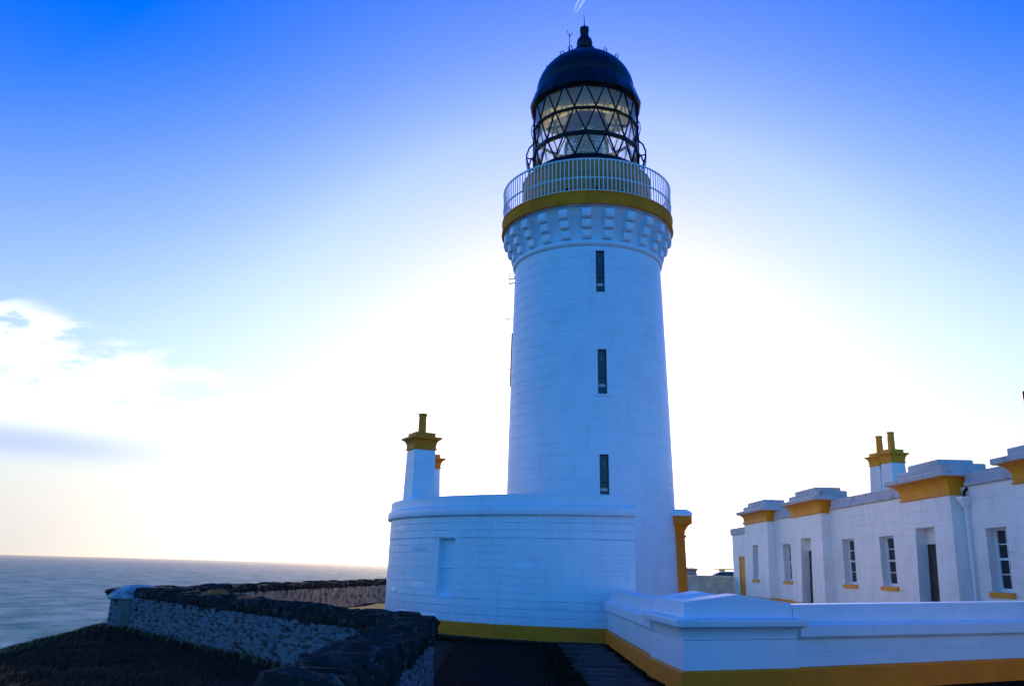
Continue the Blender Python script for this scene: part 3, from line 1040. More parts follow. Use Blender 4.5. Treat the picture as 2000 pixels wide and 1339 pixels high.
wall_run((2.07, 17.93), (2.12, 12.50), 'white boundary wall between the annex and the peaked corner pier', side=1)
p0 = Vector((3.86, 11.75))
p1 = p0 + WD * 9.1
wall_run(tuple(p0), tuple(p1), 'long white boundary wall with ochre base running right from the pier', 1.09, 1.19)

pier = empty('wall_pier', (2.9, 12.2, 0))
tag(pier, 'white boundary wall corner pier with flaring cap and two small peaks', 'pier')
PQ = [(2.21 - 2.9, 11.03 - 12.2), (3.84 - 2.9, 11.71 - 12.2), (3.36 - 2.9, 13.22 - 12.2), (2.09 - 2.9, 12.72 - 12.2)]
MB().loft(PQ, [(0.055, 0), (0.05, 0.285), (0.03, 0.31), (-0.01, 0.312)]).build('plinth', ochre, pier, smooth=30)
MB().loft(PQ, [(0.012, 0.311), (0.004, 0.55), (0.0, 0.652), (-0.008, 0.66)]).build('shaft', white, pier, smooth=30)
cv = [(0.0, 0.661), (0.008, 0.667)] + [(0.008 + 0.085 * (1 - math.cos(k * math.pi / 14)), 0.667 + 0.155 * math.sin(k * math.pi / 14)) for k in range(1, 8)]
MB().loft(PQ, cv + [(0.115, 0.826), (0.12, 0.84), (0.12, 0.905), (0.11, 0.915), (0.0, 0.93)]).build('flared_cap', white, pier, smooth=30)
MB().loft(PQ, [(-0.02, 0.925), (-0.03, 0.94), (-0.035, 1.11), (-0.045, 1.12)]).build('cap_block', white, pier, smooth=30)
Q = [Vector((*q, 0)) for q in offset_poly(PQ, -0.04)]
for (A, B, C_) in ((0, 1, 3), (3, 2, 0)):               # a low gable along the front edge and one along the back edge
    pa, pb = Q[A], Q[B]
    mid = (pa + pb) / 2
    inn = (Q[C_] - Q[A]) * 0.30
    tri = [pa + Vector((0, 0, 1.118)), pb + Vector((0, 0, 1.118)), mid + Vector((0, 0, 1.215))]
    MB().add(tri + [q + inn for q in tri], [(0, 1, 2), (3, 5, 4), (0, 2, 5, 3), (1, 4, 5, 2), (0, 3, 4, 1)]).build('gablet', white, pier, smooth=0)

# ------------------------------------------------------------------ keepers' cottages
cot = empty('cottage_row', (12, 30, 0))
tag(cot, 'long single-storey white keepers cottages with ochre cornices and sash windows', 'house')
rngc = random.Random(5)
XF = 12.0
ZB, ZW = 0.40, 3.80
BAYS = [('A', 38.8, 42.45, 0.13), ('B', 32.06, 35.43, 0.09), ('C', 22.6, 25.4, 0.0), ('D', 16.2, 19.63, 0.0)]
loc_ = lambda x, y, z: (x - 12, y - 30, z)


def fn_main(u, z, d):
    return loc_(XF - d, u, z)


def fn_bay(y0, y1, dz):
    yc, hw_ = (y0 + y1) / 2, (y1 - y0) / 2

    def f(u, z, d):
        g = 0.10 * max(0.0, 1 - z / 3.6)
        return loc_(11.70 - 0.09 * max(0.0, 1 - z / 3.6) - d, yc + (u - yc) * (hw_ + g) / hw_, z)
    return f


def reveal(parent, fn, y0, y1, z0, z1, dep, m):
    mb = MB()
    for (ua, za, ub, zb) in ((y0, z0, y0, z1), (y1, z0, y1, z1), (y0, z1, y1, z1), (y0, z0, y1, z0)):
        mb.add([fn(ua, za, 0.0), fn(ub, zb, 0.0), fn(ub, zb, -dep), fn(ua, za, -dep)], [(0, 1, 2, 3)])
    return mb.build('window', m, parent, smooth=0)


def fbox(mb, fn, u0, u1, z0, z1, d0, d1):
    mb.add([fn(u0, z0, d0), fn(u1, z0, d0), fn(u1, z0, d1), fn(u0, z0, d1), fn(u0, z1, d0), fn(u1, z1, d0), fn(u1, z1, d1), fn(u0, z1, d1)],
           [(0, 3, 2, 1), (4, 5, 6, 7), (0, 1, 5, 4), (1, 2, 6, 5), (2, 3, 7, 6), (3, 0, 4, 7)])
    return mb


def sash(fn, y0, y1, z0, z1):
    w_ = reveal(cot, fn, y0, y1, z0, z1, 0.30, white_warm)
    dep = -0.24
    fr = MB()
    t_ = 0.055
    fbox(fr, fn, y0, y0 + t_, z0, z1, dep - 0.05, dep + 0.02)
    fbox(fr, fn, y1 - t_, y1, z0, z1, dep - 0.05, dep + 0.02)
    fbox(fr, fn, y0 + t_, y1 - t_, z1 - t_, z1, dep - 0.05, dep + 0.018)
    fbox(fr, fn, y0 + t_, y1 - t_, z0, z0 + 0.09, dep - 0.05, dep + 0.03)
    zm = (z0 + z1) / 2 + 0.02
    fbox(fr, fn, y0 + t_, y1 - t_, zm - 0.028, zm + 0.028, dep - 0.05, dep + 0.015)
    um = (y0 + y1) / 2
    fbox(fr, fn, um - 0.014, um + 0.014, z0 + 0.09, zm - 0.028, dep - 0.045, dep + 0.005)
    fbox(fr, fn, um - 0.014, um + 0.014, zm + 0.028, z1 - t_, dep - 0.045, dep + 0.005)
    for a, b in ((z0 + 0.09, zm - 0.028), (zm + 0.028, z1 - t_)):
        h = (a + b) / 2
        for s0, s1 in ((y0 + t_, um - 0.014), (um + 0.014, y1 - t_)):
            fbox(fr, fn, s0, s1, h - 0.013, h + 0.013, dep - 0.043, dep + 0.003)
            fbox(MB(), fn, s0, s1, a, h - 0.013, dep - 0.03, dep - 0.02).build('pane', darkglass, w_, smooth=0)
            fbox(MB(), fn, s0, s1, h + 0.013, b, dep - 0.03, dep - 0.02).build('pane', darkglass, w_, smooth=0)
    fr.build('frame', frame_white, w_, smooth=0)
    fbox(MB(), fn, y0 - 0.08, y1 + 0.08, z0 - 0.125, z0 - 0.004, -0.22, 0.06).build('sill', ochre_warm, w_, smooth=0, bevel=0.008)
    return (y0, y1, z0, z1)


def doorway(fn, y0, y1, ztop_, m, leaftop=2.38, dep=0.32):
    d_ = reveal(cot, fn, y0, y1, 0.12, ztop_, dep, white_warm)
    d_.name = 'doorway'
    fbox(MB(), fn, y0, y1, leaftop, ztop_, -dep - 0.03, -dep + 0.02).build('over_panel', white_warm, d_, smooth=0)
    lf = MB()
    fbox(lf, fn, y0 + 0.03, y1 - 0.03, 0.14, leaftop - 0.03, -dep - 0.05, -dep)
    for a, b in ((0.3, 1.0), (1.15, leaftop - 0.2)):
        fbox(lf, fn, y0 + 0.14, (y0 + y1) / 2 - 0.05, a, b, -dep, -dep + 0.015)
        fbox(lf, fn, (y0 + y1) / 2 + 0.05, y1 - 0.14, a, b, -dep, -dep + 0.015)
    lf.build('door', m, d_, smooth=0, bevel=0.004)
    return (y0, y1, 0.12, ztop_)


mainwin = [(36.72, 37.70), (29.95, 31.0), (26.85, 27.88), (20.72, 21.62)]
holes = [sash(fn_main, a, b, 1.17, 2.70) for a, b in mainwin]
nb = 0
for (u0, u1) in ((19.63, 22.6), (25.4, 32.06), (35.43, 38.8), (42.45, 43.7)):
    bl_, so_ = rows_of_blocks(u0, u1, ZB, ZW, 0.335, 0.92, [h for h in holes if u0 < h[0] < u1], rngc)
    lay_blocks('stone_block', bl_, so_, fn_main, white_warm, cot, rngc, proud=0.006)
    nb += len(bl_)
fbox(MB(), fn_main, 13.0, 16.2, ZB, ZW, -0.3, 0.0).build('side_wall', white_warm, cot, smooth=0)
fbox(MB(), fn_main, 13.0, 43.7, 0.0, ZB - 0.002, -0.34, 0.035).build('plinth', ochre_warm, cot, smooth=0)
for (nm, y0, y1, dz) in BAYS:
    f = fn_bay(y0, y1, dz)
    bh = []
    if nm == 'A':
        bh = [sash(f, 40.35, 41.2, 1.17, 2.72)]
    elif nm == 'B':
        bh = [doorway(f, 33.28, 34.42, 2.83, door_dark)]
    elif nm == 'C':
        bh = [doorway(f, 23.58, 24.66, 2.82, door_dark)]
    zt = 3.60 + dz
    bl_, so_ = rows_of_blocks(y0, y1, ZB, zt, 0.335, 1.0, bh, rngc)
    lay_blocks('stone_block', bl_, so_, f, white_warm, cot, rngc, proud=0.005)
    nb += len(bl_)
    # returns of the bay, battered like its face
    for u in (y0, y1):
        sd_ = MB()
        sd_.add([f(u, ZB, 0.0), f(u, zt, 0.0), loc_(12.05, f(u, zt, 0)[1] + 30, zt), loc_(12.05, f(u, ZB, 0)[1] + 30, ZB)], [(0, 1, 2, 3)])
        sd_.build('bay_return', white_warm, cot, smooth=0)
    pl = MB()
    fbox(pl, f, y0 - 0.03, (bh[0][0] if bh and nm in 'BC' else (y0 + y1) / 2), 0.0, ZB - 0.003, -0.45, 0.03)
    fbox(pl, f, (bh[0][1] if bh and nm in 'BC' else (y0 + y1) / 2), y1 + 0.03, 0.0, ZB - 0.003, -0.45, 0.03)
    pl.build('plinth', ochre_warm, cot, smooth=0)
    rect = [loc_(11.70, y0, 0)[:2], loc_(12.6, y0, 0)[:2], loc_(12.6, y1, 0)[:2], loc_(11.70, y1, 0)[:2]]
    pr = [(0.0, zt), (0.045, zt + 0.003), (0.055, zt + 0.03), (0.045, zt + 0.06), (0.02, zt + 0.063), (0.02, zt + 0.10), (0.035, zt + 0.103), (0.035, zt + 0.13), (0.02, zt + 0.135)]
    for k in range(1, 8):
        s = k / 7 * math.pi / 2
        pr.append((0.02 + 0.29 * (1 - math.cos(s)), zt + 0.135 + 0.33 * math.sin(s)))
    MB().loft(rect, pr + [(0.31, zt + 0.475)]).build('cornice', ochre_warm, cot, smooth=35)
    MB().loft(rect, [(0.30, zt + 0.476), (0.335, zt + 0.478), (0.335, zt + 0.60), (0.32, zt + 0.612)]).build('cornice_slab', greystone, cot, smooth=0)
    for kind_, c0, c1, i0, i1 in (('blocking_stone', zt + 0.613, zt + 0.84, 0.05, 0.05), ('blocking_stone', zt + 0.841, zt + 1.01, -0.42, 0.0)):
        y_in = i0 if i0 > 0 else 0
        rr = [loc_(11.66 if i0 > 0 else 11.72, y0 - (0.08 if i0 > 0 else -0.52), 0)[:2], loc_(12.7, y0 - (0.08 if i0 > 0 else -0.52), 0)[:2], loc_(12.7, y1 + (0.08 if i0 > 0 else -0.52), 0)[:2], loc_(11.66 if i0 > 0 else 11.72, y1 + (0.08 if i0 > 0 else -0.52), 0)[:2]]
        MB().loft(rr, [(0, c0), (0, c1 - 0.02), (-0.02, c1)]).build(kind_, greystone, cot, smooth=0)
print('cottage blocks', nb)
# parapet coping stones
for (u0, u1) in ((13.0, 15.9), (19.96, 22.27), (25.73, 31.74), (35.76, 38.5), (42.8, 43.7)):
    k = max(1, round((u1 - u0) / 1.5))
    for i in range(k):
        a, b = u0 + (u1 - u0) * i / k, u0 + (u1 - u0) * (i + 1) / k
        mb = MB()
        pr = [(0.02, ZW + 0.002), (-0.075, ZW + 0.002), (-0.085, ZW + 0.02), (-0.085, ZW + 0.09), (-0.06, ZW + 0.115), (-0.035, ZW + 0.16), (-0.035, ZW + 0.33), (-0.02, ZW + 0.345), (0.42, ZW + 0.345), (0.42, ZW + 0.002)]
        n_ = len(pr)
        mb.add([loc_(12 + o, a + 0.002, z) for o, z in pr] + [loc_(12 + o, b - 0.002, z) for o, z in pr],
               [tuple(range(n_)), tuple(range(n_, 2 * n_))] + [(i_, i_ + n_, (i_ + 1) % n_ + n_, (i_ + 1) % n_) for i_ in range(n_)])
        mb.build('coping_stone', greystone, cot, smooth=0)
MB().box(0.3, 7.0, -17, 13.7, 3.78, 3.86).build('flat_roof', roofgrey, cot, smooth=0)
MB().add([(0.02, 13.7, 0), (7, 13.7, 0), (7, 13.7, 4.1), (0.02, 13.7, 4.1), (7, -17, 0), (7, -17, 4.1), (0.02, -17, 0), (0.02, -17, 4.1)], [(0, 1, 2, 3), (1, 4, 5, 2), (4, 6, 7, 5)]).build('rear_wall', white_warm, cot, smooth=0)
# lower wash-house end with its ochre door
fe = lambda u, z, d: loc_(12.02 - d, u, z)
eh = [(43.95, 45.0, 0.1, 2.26)]
bl_, so_ = rows_of_blocks(43.7, 46.25, 0.0, 3.36, 0.335, 0.92, eh, rngc)
lay_blocks('stone_block', bl_, so_, fe, white_warm, cot, rngc, proud=0.005)
ed = reveal(cot, fe, 43.95, 45.0, 0.1, 2.26, 0.08, ochre_warm)
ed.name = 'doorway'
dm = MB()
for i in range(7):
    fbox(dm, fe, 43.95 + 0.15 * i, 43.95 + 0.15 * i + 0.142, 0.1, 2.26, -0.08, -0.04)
dm.build('door', ochre_warm, ed, smooth=0)
fbox(MB(), fe, 43.95, 45.0, 1.9, 2.0, -0.038, -0.02).build('strap_hinge', ochre_warm, ed, smooth=0)
fbox(MB(), fe, 43.72, 46.33, 3.362, 3.70, -0.4, 0.07).build('coping_stone', greystone, cot, smooth=0)
MB().box(0.04, 6.0, 16.255, 16.27, 0, 3.36).build('end_wall', white_warm, cot, smooth=0)
# stacks on the roof
chimney(cot, loc_(13.9, 30.6, 0), R(14), 0.68, 0.56, 3.8, 5.42, 5.72, 5.90, 6.56, 0.11, 0.125, white_warm, ochre_warm)
chimney(cot, loc_(13.9, 31.6, 0), R(14), 0.68, 0.56, 3.8, 5.42, 5.72, 5.90, 6.56, 0.11, 0.125, white_warm, ochre_warm)
fp = MB().lathe([(0.06, 3.86), (0.06, 6.10), (0.16, 6.12), (0.17, 6.36), (0.10, 6.42), (0, 6.43)], 20).build('flue_pipe', blackmetal, cot, loc_(13.97, 22.3, 0))
# downpipe with hopper head
dp = MB().tube([loc_(11.92, 22.28, 3.36), loc_(11.92, 22.28, 0.2)], 0.038, 10).build('downpipe', frame_white, cot)
MB().loft([loc_(11.83, 22.19, 0)[:2], loc_(11.995, 22.19, 0)[:2], loc_(11.995, 22.37, 0)[:2], loc_(11.83, 22.37, 0)[:2]], [(-0.03, 3.28), (0.05, 3.46), (0.06, 3.47), (0.06, 3.53)]).build('hopper', frame_white, dp, smooth=0)
MB().tube([loc_(11.90, 22.28, 3.54), loc_(11.91, 22.27, 3.66), loc_(12.0, 22.26, 3.76)], 0.04, 8).build('outlet', blackmetal, dp)

# ------------------------------------------------------------------ unseen store, added to bounce warm sunlight onto the boundary wall
sto = empty('bounce_store', (9.3, 6.6, 0))
tag(sto, 'added white gabled store out of view, bouncing warm sun onto the wall', 'building')
MB().box(-1.8, 1.8, -2.0, 2.0, 0.31, 3.0).build('wall', white_warm, sto, smooth=0)
MB().box(-1.86, 1.86, -2.06, 2.06, 0, 0.308).build('plinth', ochre_warm, sto, smooth=0)
MB().add([(-2.0, -2.3, 2.92), (2.0, -2.3, 2.92), (2.0, 0, 4.2), (-2.0, 0, 4.2), (-2.0, 2.3, 2.92), (2.0, 2.3, 2.92)], [(0, 1, 2, 3), (3, 2, 5, 4), (0, 3, 4), (1, 5, 2)]).build('roof', roofgrey, sto, smooth=0)
w_ = MB().box(0.35, 1.25, 2.00, 2.03, 1.15, 2.4).build('window', frame_white, sto, smooth=0)
for k in range(4):
    MB().box(0.40 + (k % 2) * 0.42, 0.78 + (k % 2) * 0.42, 2.025, 2.036, 1.2 + (k // 2) * 0.6, 1.75 + (k // 2) * 0.6).build('pane', darkglass, w_, smooth=0)
MB().box(-1.2, -0.3, 2.00, 2.04, 0.31, 2.3).build('door', ochre_warm, sto, smooth=0)

# ------------------------------------------------------------------ yard wall, hut and car behind
yw = empty('yard_wall', (12, 46.5, 0), (0, 0, math.pi))
tag(yw, 'low sunlit pale wall between the tower porch and the cottage end', 'wall')
for i in range(6):
    MB().box(0.0 + i * 1.7 + 0.004, 1.7 + i * 1.7 - 0.004, -0.0, 0.35, 0.0, 1.12).build('wall_panel', wall_warm, yw, smooth=0, bevel=0.006)
    MB().box(0.0 + i * 1.7 + 0.003, 1.7 + i * 1.7 - 0.003, -0.05, 0.42, 1.122, 1.27).build('coping_stone', wall_warm, yw, smooth=0, bevel=0.02)

hut = empty('hut', (12.1, 61, 0))
tag(hut, 'small grey hut with dark red roof behind the low yard wall', 'hut')
MB().box(-1.1, 1.0, -0.9, 0.9, 0, 1.52).build('wall', hutgrey, hut, smooth=0)
MB().add([(-1.2, -1.0, 1.51), (1.08, -1.0, 1.51), (1.08, 1.0, 1.51), (-1.2, 1.0, 1.51), (-1.2, -1.0, 1.62), (1.08, -1.0, 1.62), (1.08, 1.0, 1.75), (-1.2, 1.0, 1.75)],
         [(0, 3, 2, 1), (4, 5, 6, 7), (0, 1, 5, 4), (1, 2, 6, 5), (2, 3, 7, 6), (3, 0, 4, 7)]).build('roof', hutroof, hut, smooth=0)
MB().box(0.2, 0.8, -0.915, -0.88, 0.7, 1.3).build('window', darkglass, hut, smooth=0)

car = empty('parked_car', (15.0, 60, 0.0))
tag(car, 'silver grey estate car with a beam on its roof bars behind yard wall', 'car')
secs = [(-2.15, 0.35, 0.75, 0.80), (-2.05, 0.25, 0.95, 0.86), (-1.0, 0.22, 1.02, 0.88), (0.6, 0.22, 1.02, 0.88), (1.9, 0.25, 1.0, 0.86), (2.1, 0.35, 0.85, 0.80)]
vs_, fs_ = [], []
for x, z0_, z1_, w_ in secs:
    vs_ += [(x, -w_, z0_), (x, -w_, z1_ - 0.12), (x, -w_ + 0.08, z1_), (x, w_ - 0.08, z1_), (x, w_, z1_ - 0.12), (x, w_, z0_)]
for i in range(len(secs) - 1):
    for k in range(6):
        fs_.append((i * 6 + k, i * 6 + (k + 1) % 6, (i + 1) * 6 + (k + 1) % 6, (i + 1) * 6 + k))
fs_ += [tuple(range(6)), tuple(range(30, 36))]
MB().add(vs_, fs_).build('body', carpaint, car, smooth=40)
roofp = [(-1.35, 1.0), (-0.55, 1.46), (0.2, 1.53), (1.2, 1.50), (1.95, 1.02)]
vs_ = [(x, -0.72 if z > 1.2 else -0.82, z) for x, z in roofp] + [(x, 0.72 if z > 1.2 else 0.82, z) for x, z in roofp]
MB().add(vs_, [(0, 1, 2, 3, 4), (9, 8, 7, 6, 5)] + [(i, i + 5, i + 6, i + 1) for i in range(4)]).build('cabin', carpaint, car, smooth=30)
MB().add([(-1.1, -0.805, 1.1), (1.6, -0.805, 1.1), (1.1, -0.745, 1.42), (-0.55, -0.745, 1.41)], [(0, 1, 2, 3)]).build('side_window', darkglass, car, smooth=0)
MB().add([(-1.36, -0.7, 1.06), (-1.36, 0.7, 1.06), (-0.62, 0.62, 1.465), (-0.62, -0.62, 1.465)], [(0, 1, 2, 3)]).build('windscreen', darkglass, car, smooth=0)
for sx in (-1.35, 1.3):
    for sy in (-0.80, 0.80):
        wh = MB().lathe([(0.0, -0.09), (0.27, -0.1), (0.31, -0.07), (0.31, 0.07), (0.27, 0.1), (0, 0.09)], 24).build('wheel', tyre, car, (sx, sy, 0.31), (R(90), 0, 0))
for sx in (-0.2, 0.9):
    MB().box(sx - 0.05, sx + 0.05, -0.7, 0.7, 1.50, 1.60).build('roof_bar', blackmetal, car, smooth=0)
MB().box(-0.95, 1.3, -0.62, -0.42, 1.602, 1.68).build('roof_beam', polewood, car, smooth=0)

# ------------------------------------------------------------------ rubble garden walls
rngs = random.Random(21)


def rough_stone(seed, nx_=3, ny_=2, nz_=2, amp=0.16, rnd=0.5):
    """unit stone (-.5...5), rounded and knocked about"""
    bm = bmesh.new()
    bmesh.ops.create_cube(bm, size=1.0)
    bmesh.ops.subdivide_edges(bm, edges=bm.edges[:], cuts=2, use_grid_fill=True)
    for v in bm.verts:
        c = v.co.copy()
        q = c.normalized() * 0.62
        v.co = c.lerp(q, rnd * 0.45)
        v.co += Vector(noise.noise_vector(c * 2.3 + Vector((seed * 7.1, seed * 3.3, seed)))) * amp
    me = bpy.data.meshes.new('stone')
    bm.to_mesh(me)
    bm.free()
    me.shade_smooth()
    me.set_sharp_from_angle(angle=R(38))
    return me


FACE = []
COPE = []
for k in range(8):
    me = rough_stone(k + 1, amp=0.13, rnd=0.35)
    FACE.append(me)
    me2 = rough_stone(k + 31, amp=0.17, rnd=0.75)
    me2.materials.append(blackstone)
    COPE.append(me2)
FACEB = [m_.copy() for m_ in FACE]
for m_ in FACE:
    m_.materials.append(whitewash)
for m_ in FACEB:
    m_.materials.append(whitewash_brown)


def place(name, me, parent, loc, rot, scale):
    o = bpy.data.objects.new(name, me)
    COL.objects.link(o)
    o.parent = parent
    o.location = loc
    o.rotation_euler = rot
    o.scale = scale
    return o


def rubble_wall(p0, p1, lab, faces, fmeshes, core_m, zf=0.62, th=0.48, row=0.095, ln0=0.26, cope=(0.13, 0.22), cw=0.58, chh=0.26, zb=-0.15):
    """local x runs from p0 to p1; +y is the wall's left side"""
    d = Vector(p1) - Vector(p0)
    ln = d.length
    w_ = empty('rubble_wall', (p0[0], p0[1], 0), (0, 0, math.atan2(d.y, d.x)))
    tag(w_, lab, 'wall', 'rubble garden walls')
    n = 0
    MB().box(0.03, ln - 0.03, -th / 2 + 0.05, th / 2 - 0.05, zb, zf + 0.05).build('wall_core', core_m, w_, smooth=0)
    for sgn in faces:
        z = zb
        while z < zf - 0.02:
            h = row * rngs.uniform(0.8, 1.25)
            if zf - z - h < row * 0.5:
                h = zf - z
            x = 0.0
            while x < ln:
                l_ = ln0 * rngs.uniform(0.55, 1.6)
                if x + l_ > ln:
                    l_ = max(0.06, ln - x)
                place('wall_stone', rngs.choice(fmeshes), w_, (x + l_ / 2, sgn * (th / 2 - 0.06 + rngs.uniform(-0.007, 0.008)), z + h / 2),
                      (rngs.choice((0, math.pi)), rngs.uniform(-0.03, 0.03), rngs.uniform(-0.05, 0.05)), (l_ * 1.04, 0.17, h * 1.06))
                n += 1
                x += l_
            z += h
    x = 0.0
    m = 0
    while x < ln:
        l_ = rngs.uniform(*cope)
        hh = chh * rngs.uniform(0.78, 1.28)
        place('coping_stone', rngs.choice(COPE), w_, (x + l_ / 2, rngs.uniform(-0.02, 0.02), zf + hh / 2 - 0.02),
              (rngs.uniform(-0.09, 0.09), rngs.uniform(-0.28, 0.20), rngs.uniform(-0.14, 0.14) + rngs.choice((0, math.pi))), (l_ * 1.12, cw * rngs.uniform(0.92, 1.1), hh * 1.1))
        m += 1
        x += l_
    print(lab, n, m)
    return w_


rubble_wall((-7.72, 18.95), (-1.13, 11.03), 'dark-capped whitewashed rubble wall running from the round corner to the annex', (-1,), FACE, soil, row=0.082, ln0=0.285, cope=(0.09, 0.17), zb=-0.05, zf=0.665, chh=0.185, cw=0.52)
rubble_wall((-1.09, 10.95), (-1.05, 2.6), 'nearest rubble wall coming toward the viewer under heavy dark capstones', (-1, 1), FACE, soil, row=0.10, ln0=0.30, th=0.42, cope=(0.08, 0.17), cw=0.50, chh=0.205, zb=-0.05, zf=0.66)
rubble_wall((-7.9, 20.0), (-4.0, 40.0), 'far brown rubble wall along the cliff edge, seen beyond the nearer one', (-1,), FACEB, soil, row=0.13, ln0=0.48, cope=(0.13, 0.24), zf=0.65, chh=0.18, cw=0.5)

cp = empty('corner_pier', (-8.0, 19.45, 0))
tag(cp, 'rounded whitewashed corner of the garden walls with bare cement strip', 'pier')
rc = 0.62
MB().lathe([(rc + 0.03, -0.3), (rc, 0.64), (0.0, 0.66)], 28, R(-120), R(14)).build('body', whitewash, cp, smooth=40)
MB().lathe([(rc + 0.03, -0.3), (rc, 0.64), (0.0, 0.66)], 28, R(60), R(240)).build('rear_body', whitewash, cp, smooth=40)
MB().lathe([(rc + 0.045, -0.3), (rc + 0.012, 0.63), (rc - 0.05, 0.632)], 6, R(-24), R(4)).build('cement_strip', render_grey, cp, smooth=40)
MB().lathe([(rc - 0.02, 0.62), (rc + 0.07, 0.63), (rc + 0.07, 0.68), (rc - 0.05, 0.80), (rc - 0.30, 0.90), (0.0, 0.92)], 26, R(-60), R(60)).build('limewashed_cap', capwash, cp, smooth=40)
MB().lathe([(rc + 0.0, -0.3), (rc - 0.03, 0.64)], 10, R(14), R(62)).build('front_body', whitewash, cp, smooth=40)
for k in range(9):
    a = R(-70 - k * 19)
    place('coping_stone', rngs.choice(COPE), cp, (0.40 * math.sin(a), -0.40 * math.cos(a), 0.72), (0, rngs.uniform(-.1, .1), a + math.pi / 2), (0.60, 0.22, 0.20))

# ------------------------------------------------------------------ grass


def blades(name, pts, m, hmin, hmax, wid, lean=0.5, seed=1, kind='stuff', parent=None):
    g = np.random.default_rng(seed)
    P = np.asarray(pts)
    n = len(P)
    a = g.uniform(0, 2 * np.pi, n)
    h = g.uniform(hmin, hmax, n)
    w_ = wid * g.uniform(0.6, 1.3, n)
    la = g.uniform(-0.8, 0.8, n) + 0.6
    ll = h * lean * g.uniform(0.3, 1.4, n)
    dx, dy = np.cos(a) * w_, np.sin(a) * w_
    V = np.empty((n, 5, 3))
    V[:, 0] = P + np.stack([dx, dy, 0 * dx], 1)
    V[:, 1] = P - np.stack([dx, dy, 0 * dx], 1)
    mid = P + np.stack([np.cos(la) * ll * 0.35, np.sin(la) * ll * 0.35, h * 0.6], 1)
    V[:, 2] = mid - np.stack([dx, dy, 0 * dx], 1) * 0.7
    V[:, 3] = mid + np.stack([dx, dy, 0 * dx], 1) * 0.7
    V[:, 4] = P + np.stack([np.cos(la) * ll, np.sin(la) * ll, h * (1 - 0.25 * lean)], 1)
    me = bpy.data.meshes.new(name)
    me.vertices.add(n * 5)
    me.vertices.foreach_set('co', V.reshape(-1))
    base_ = np.arange(n) * 5
    loops = np.concatenate([np.stack([base_, base_ + 1, base_ + 2, base_ + 3], 1), np.stack([base_ + 3, base_ + 2, base_ + 4, base_ + 4], 1)[:, :3]], 1).reshape(-1)
    me.loops.add(len(loops))
    me.loops.foreach_set('vertex_index', loops.astype(np.int32))
    me.polygons.add(n * 2)
    st_ = np.stack([np.arange(n) * 7, np.arange(n) * 7 + 4], 1).reshape(-1)
    me.polygons.foreach_set('loop_start', st_.astype(np.int32))
    me.update(calc_edges=True)
    me.validate()
    me.materials.append(m)
    o = bpy.data.objects.new(name, me)
    COL.objects.link(o)
    if kind:
        o['kind'] = kind
    if parent:
        o.parent = parent
    return o


g = random.Random(9)
pts = []
while len(pts) < 70000:
    y = g.uniform(3.5, 21.5)
    x = g.uniform(-10.6, -1.15)
    # the near wall's line: keep to its seaward side
    wx = -0.92 + (y - 10.78) * (-7.72 + 0.92) / (18.95 - 10.78)
    if y > 10.4 and x > wx - 0.28:
        continue
    if (x + 8.0) ** 2 + (y - 19.45) ** 2 < 0.68 ** 2:
        continue
    if noise.noise((x * 1.3, y * 1.3, 3.0)) < g.uniform(-0.9, 0.25):
        continue
    pts.append((x, y, ground_h(x, y) - 0.01))
tag(blades('grass', pts, grassm, 0.04, 0.13, 0.005, 1.1, 2), kind='stuff')
# taller dry stems along the crest and against the wall foot
pts = []
for _ in range(600):
    y = g.uniform(8, 21)
    x = crest_x(y) + g.gauss(-0.2, 0.35)
    pts.append((x, y, ground_h(x, y) - 0.01))
for _ in range(260):
    s = g.random()
    x = -7.72 + 6.8 * s - 0.38 * g.uniform(0.9, 1.3)
    y = 18.95 - 8.17 * s - 0.32 * g.uniform(0.9, 1.3)
    pts.append((x, y, ground_h(x, y) - 0.01))
blades('dry_stems', pts, strawm, 0.08, 0.22, 0.004, 0.7, 4)
# moss and weeds along the broken edge of the paving
pts = []
for _ in range(9000):
    y = g.uniform(5.5, 17.0)
    x = 0.98 + g.gauss(0, 0.14) - 0.20 * max(0, noise.noise((0, y * 0.9, 5)))
    pts.append((x, y, 0.0))
for _ in range(5000):
    y = g.uniform(5.5, 17.6)
    x = 2.03 + g.gauss(0, 0.05) + (0 if y > 12.4 else (12.4 - y) * 0.03)
    pts.append((x, y, 0.02))
for _ in range(5000):
    ph, rr = R(g.uniform(-62, 0)), 6.0 + g.gauss(0.05, 0.10)
    q = pol(ph, rr)
    pts.append((q[0], q[1], 0.0))
blades('moss', pts, mossm, 0.02, 0.07, 0.012, 0.9, 6)
# one clump glowing on the wall
tf = empty('grass_tuft', (-5.30, 16.10, 0.84))
tag(tf, 'small orange dry grass tuft on top of the whitewashed rubble wall', 'grass tuft')
pts = [(g.gauss(0, 0.09), g.gauss(0, 0.09), -0.03) for _ in range(220)]
blades('stems', pts, strawm, 0.10, 0.22, 0.008, 0.8, 8, kind=None, parent=tf)
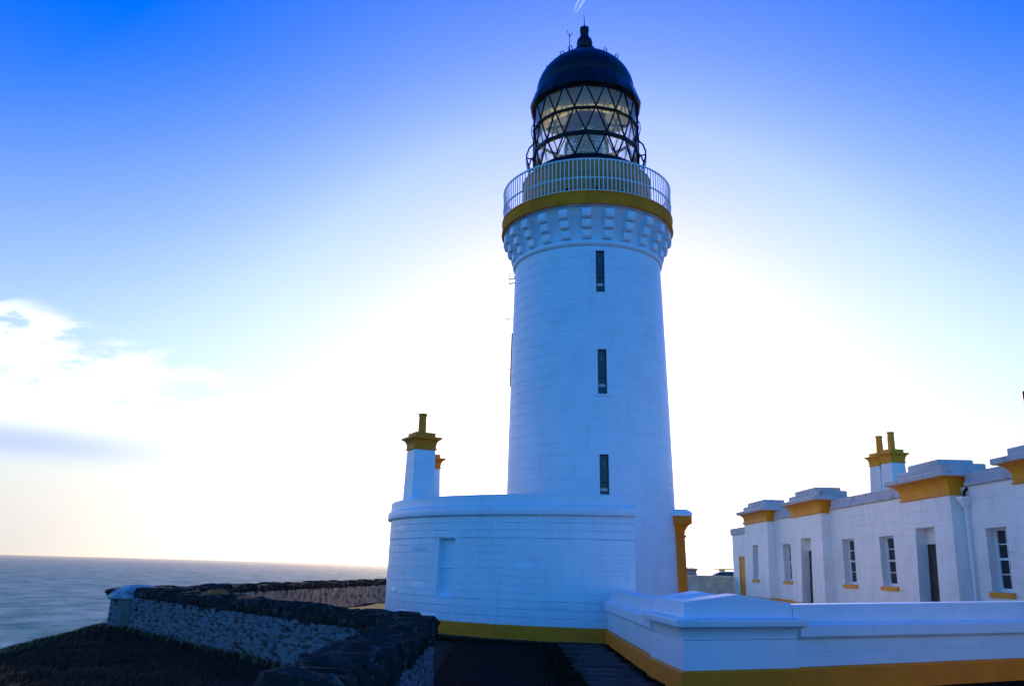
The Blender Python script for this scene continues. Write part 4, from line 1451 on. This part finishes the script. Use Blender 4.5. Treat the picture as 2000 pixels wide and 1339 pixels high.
# scraps of litter on the dark yard
for x, y_, rz, lab in ((0.95, 9.9, 0.6, 'scrap of white paper on the dark yard by the paving edge'), (-0.35, 10.9, 0.1, 'pale sliver of litter on the dark asphalt')):
    s = MB().add([(-0.05, -0.02, 0.006), (0.06, -0.025, 0.006), (0.05, 0.03, 0.012), (-0.04, 0.035, 0.02), (0.0, 0.0, 0.018)], [(0, 1, 4), (1, 2, 4), (2, 3, 4), (3, 0, 4)]).build('litter', frame_white, None, (x, y_, 0.002), (0, 0, rz), smooth=0)
    tag(s, lab, 'litter', 'litter on the yard')

# ------------------------------------------------------------------ sea air
hz_ = MB().box(-29400, 29400, -29400, 29400, -48, 24).build('haze', white, smooth=0)
hm = bpy.data.materials.new('sea_haze')
hm.use_nodes = True
t = hm.node_tree
t.nodes.remove(t.nodes['Principled BSDF'])
pv = t.nodes.new('ShaderNodeVolumePrincipled')
pv.inputs['Color'].default_value = (1.0, 0.88, 0.70, 1)
pv.inputs['Density'].default_value = 2.6e-5
pv.inputs['Anisotropy'].default_value = 0.82
t.links.new(pv.outputs[0], [n for n in t.nodes if n.type == 'OUTPUT_MATERIAL'][0].inputs['Volume'])
hz_.data.materials[0] = hm
tag(hz_, kind='stuff')

# ------------------------------------------------------------------ contrail high above
cm = bpy.data.materials.new('contrail_ice')
cm.use_nodes = True
t = cm.node_tree
t.nodes.remove(t.nodes['Principled BSDF'])
tl = t.nodes.new('ShaderNodeBsdfTranslucent')
tl.inputs[0].default_value = (0.80, 0.92, 1.0, 1)
tp = t.nodes.new('ShaderNodeBsdfTransparent')
mx = t.nodes.new('ShaderNodeMixShader')
mx.inputs[0].default_value = 0.75
t.links.new(tp.outputs[0], mx.inputs[1])
t.links.new(tl.outputs[0], mx.inputs[2])
t.links.new(mx.outputs[0], [n for n in t.nodes if n.type == 'OUTPUT_MATERIAL'][0].inputs[0])
ct = empty('contrail', (1000, 12000, 9000))
tag(ct, 'short double white aircraft vapour trail in the blue sky above the dome', 'contrail')
for ox in (-45, 45):
    q = [(911 + ox * 0.5, 12314, 9000), (960 + ox * 0.8, 12120, 9000), (1030 + ox, 11850, 9000), (1120 + ox, 11480, 9000)]
    MB().tube([(x - 1000, y - 12000, z - 9000) for x, y, z in q], [3.0, 18.0, 26.0, 30.0], 10).build('vapour_streak', cm, ct)
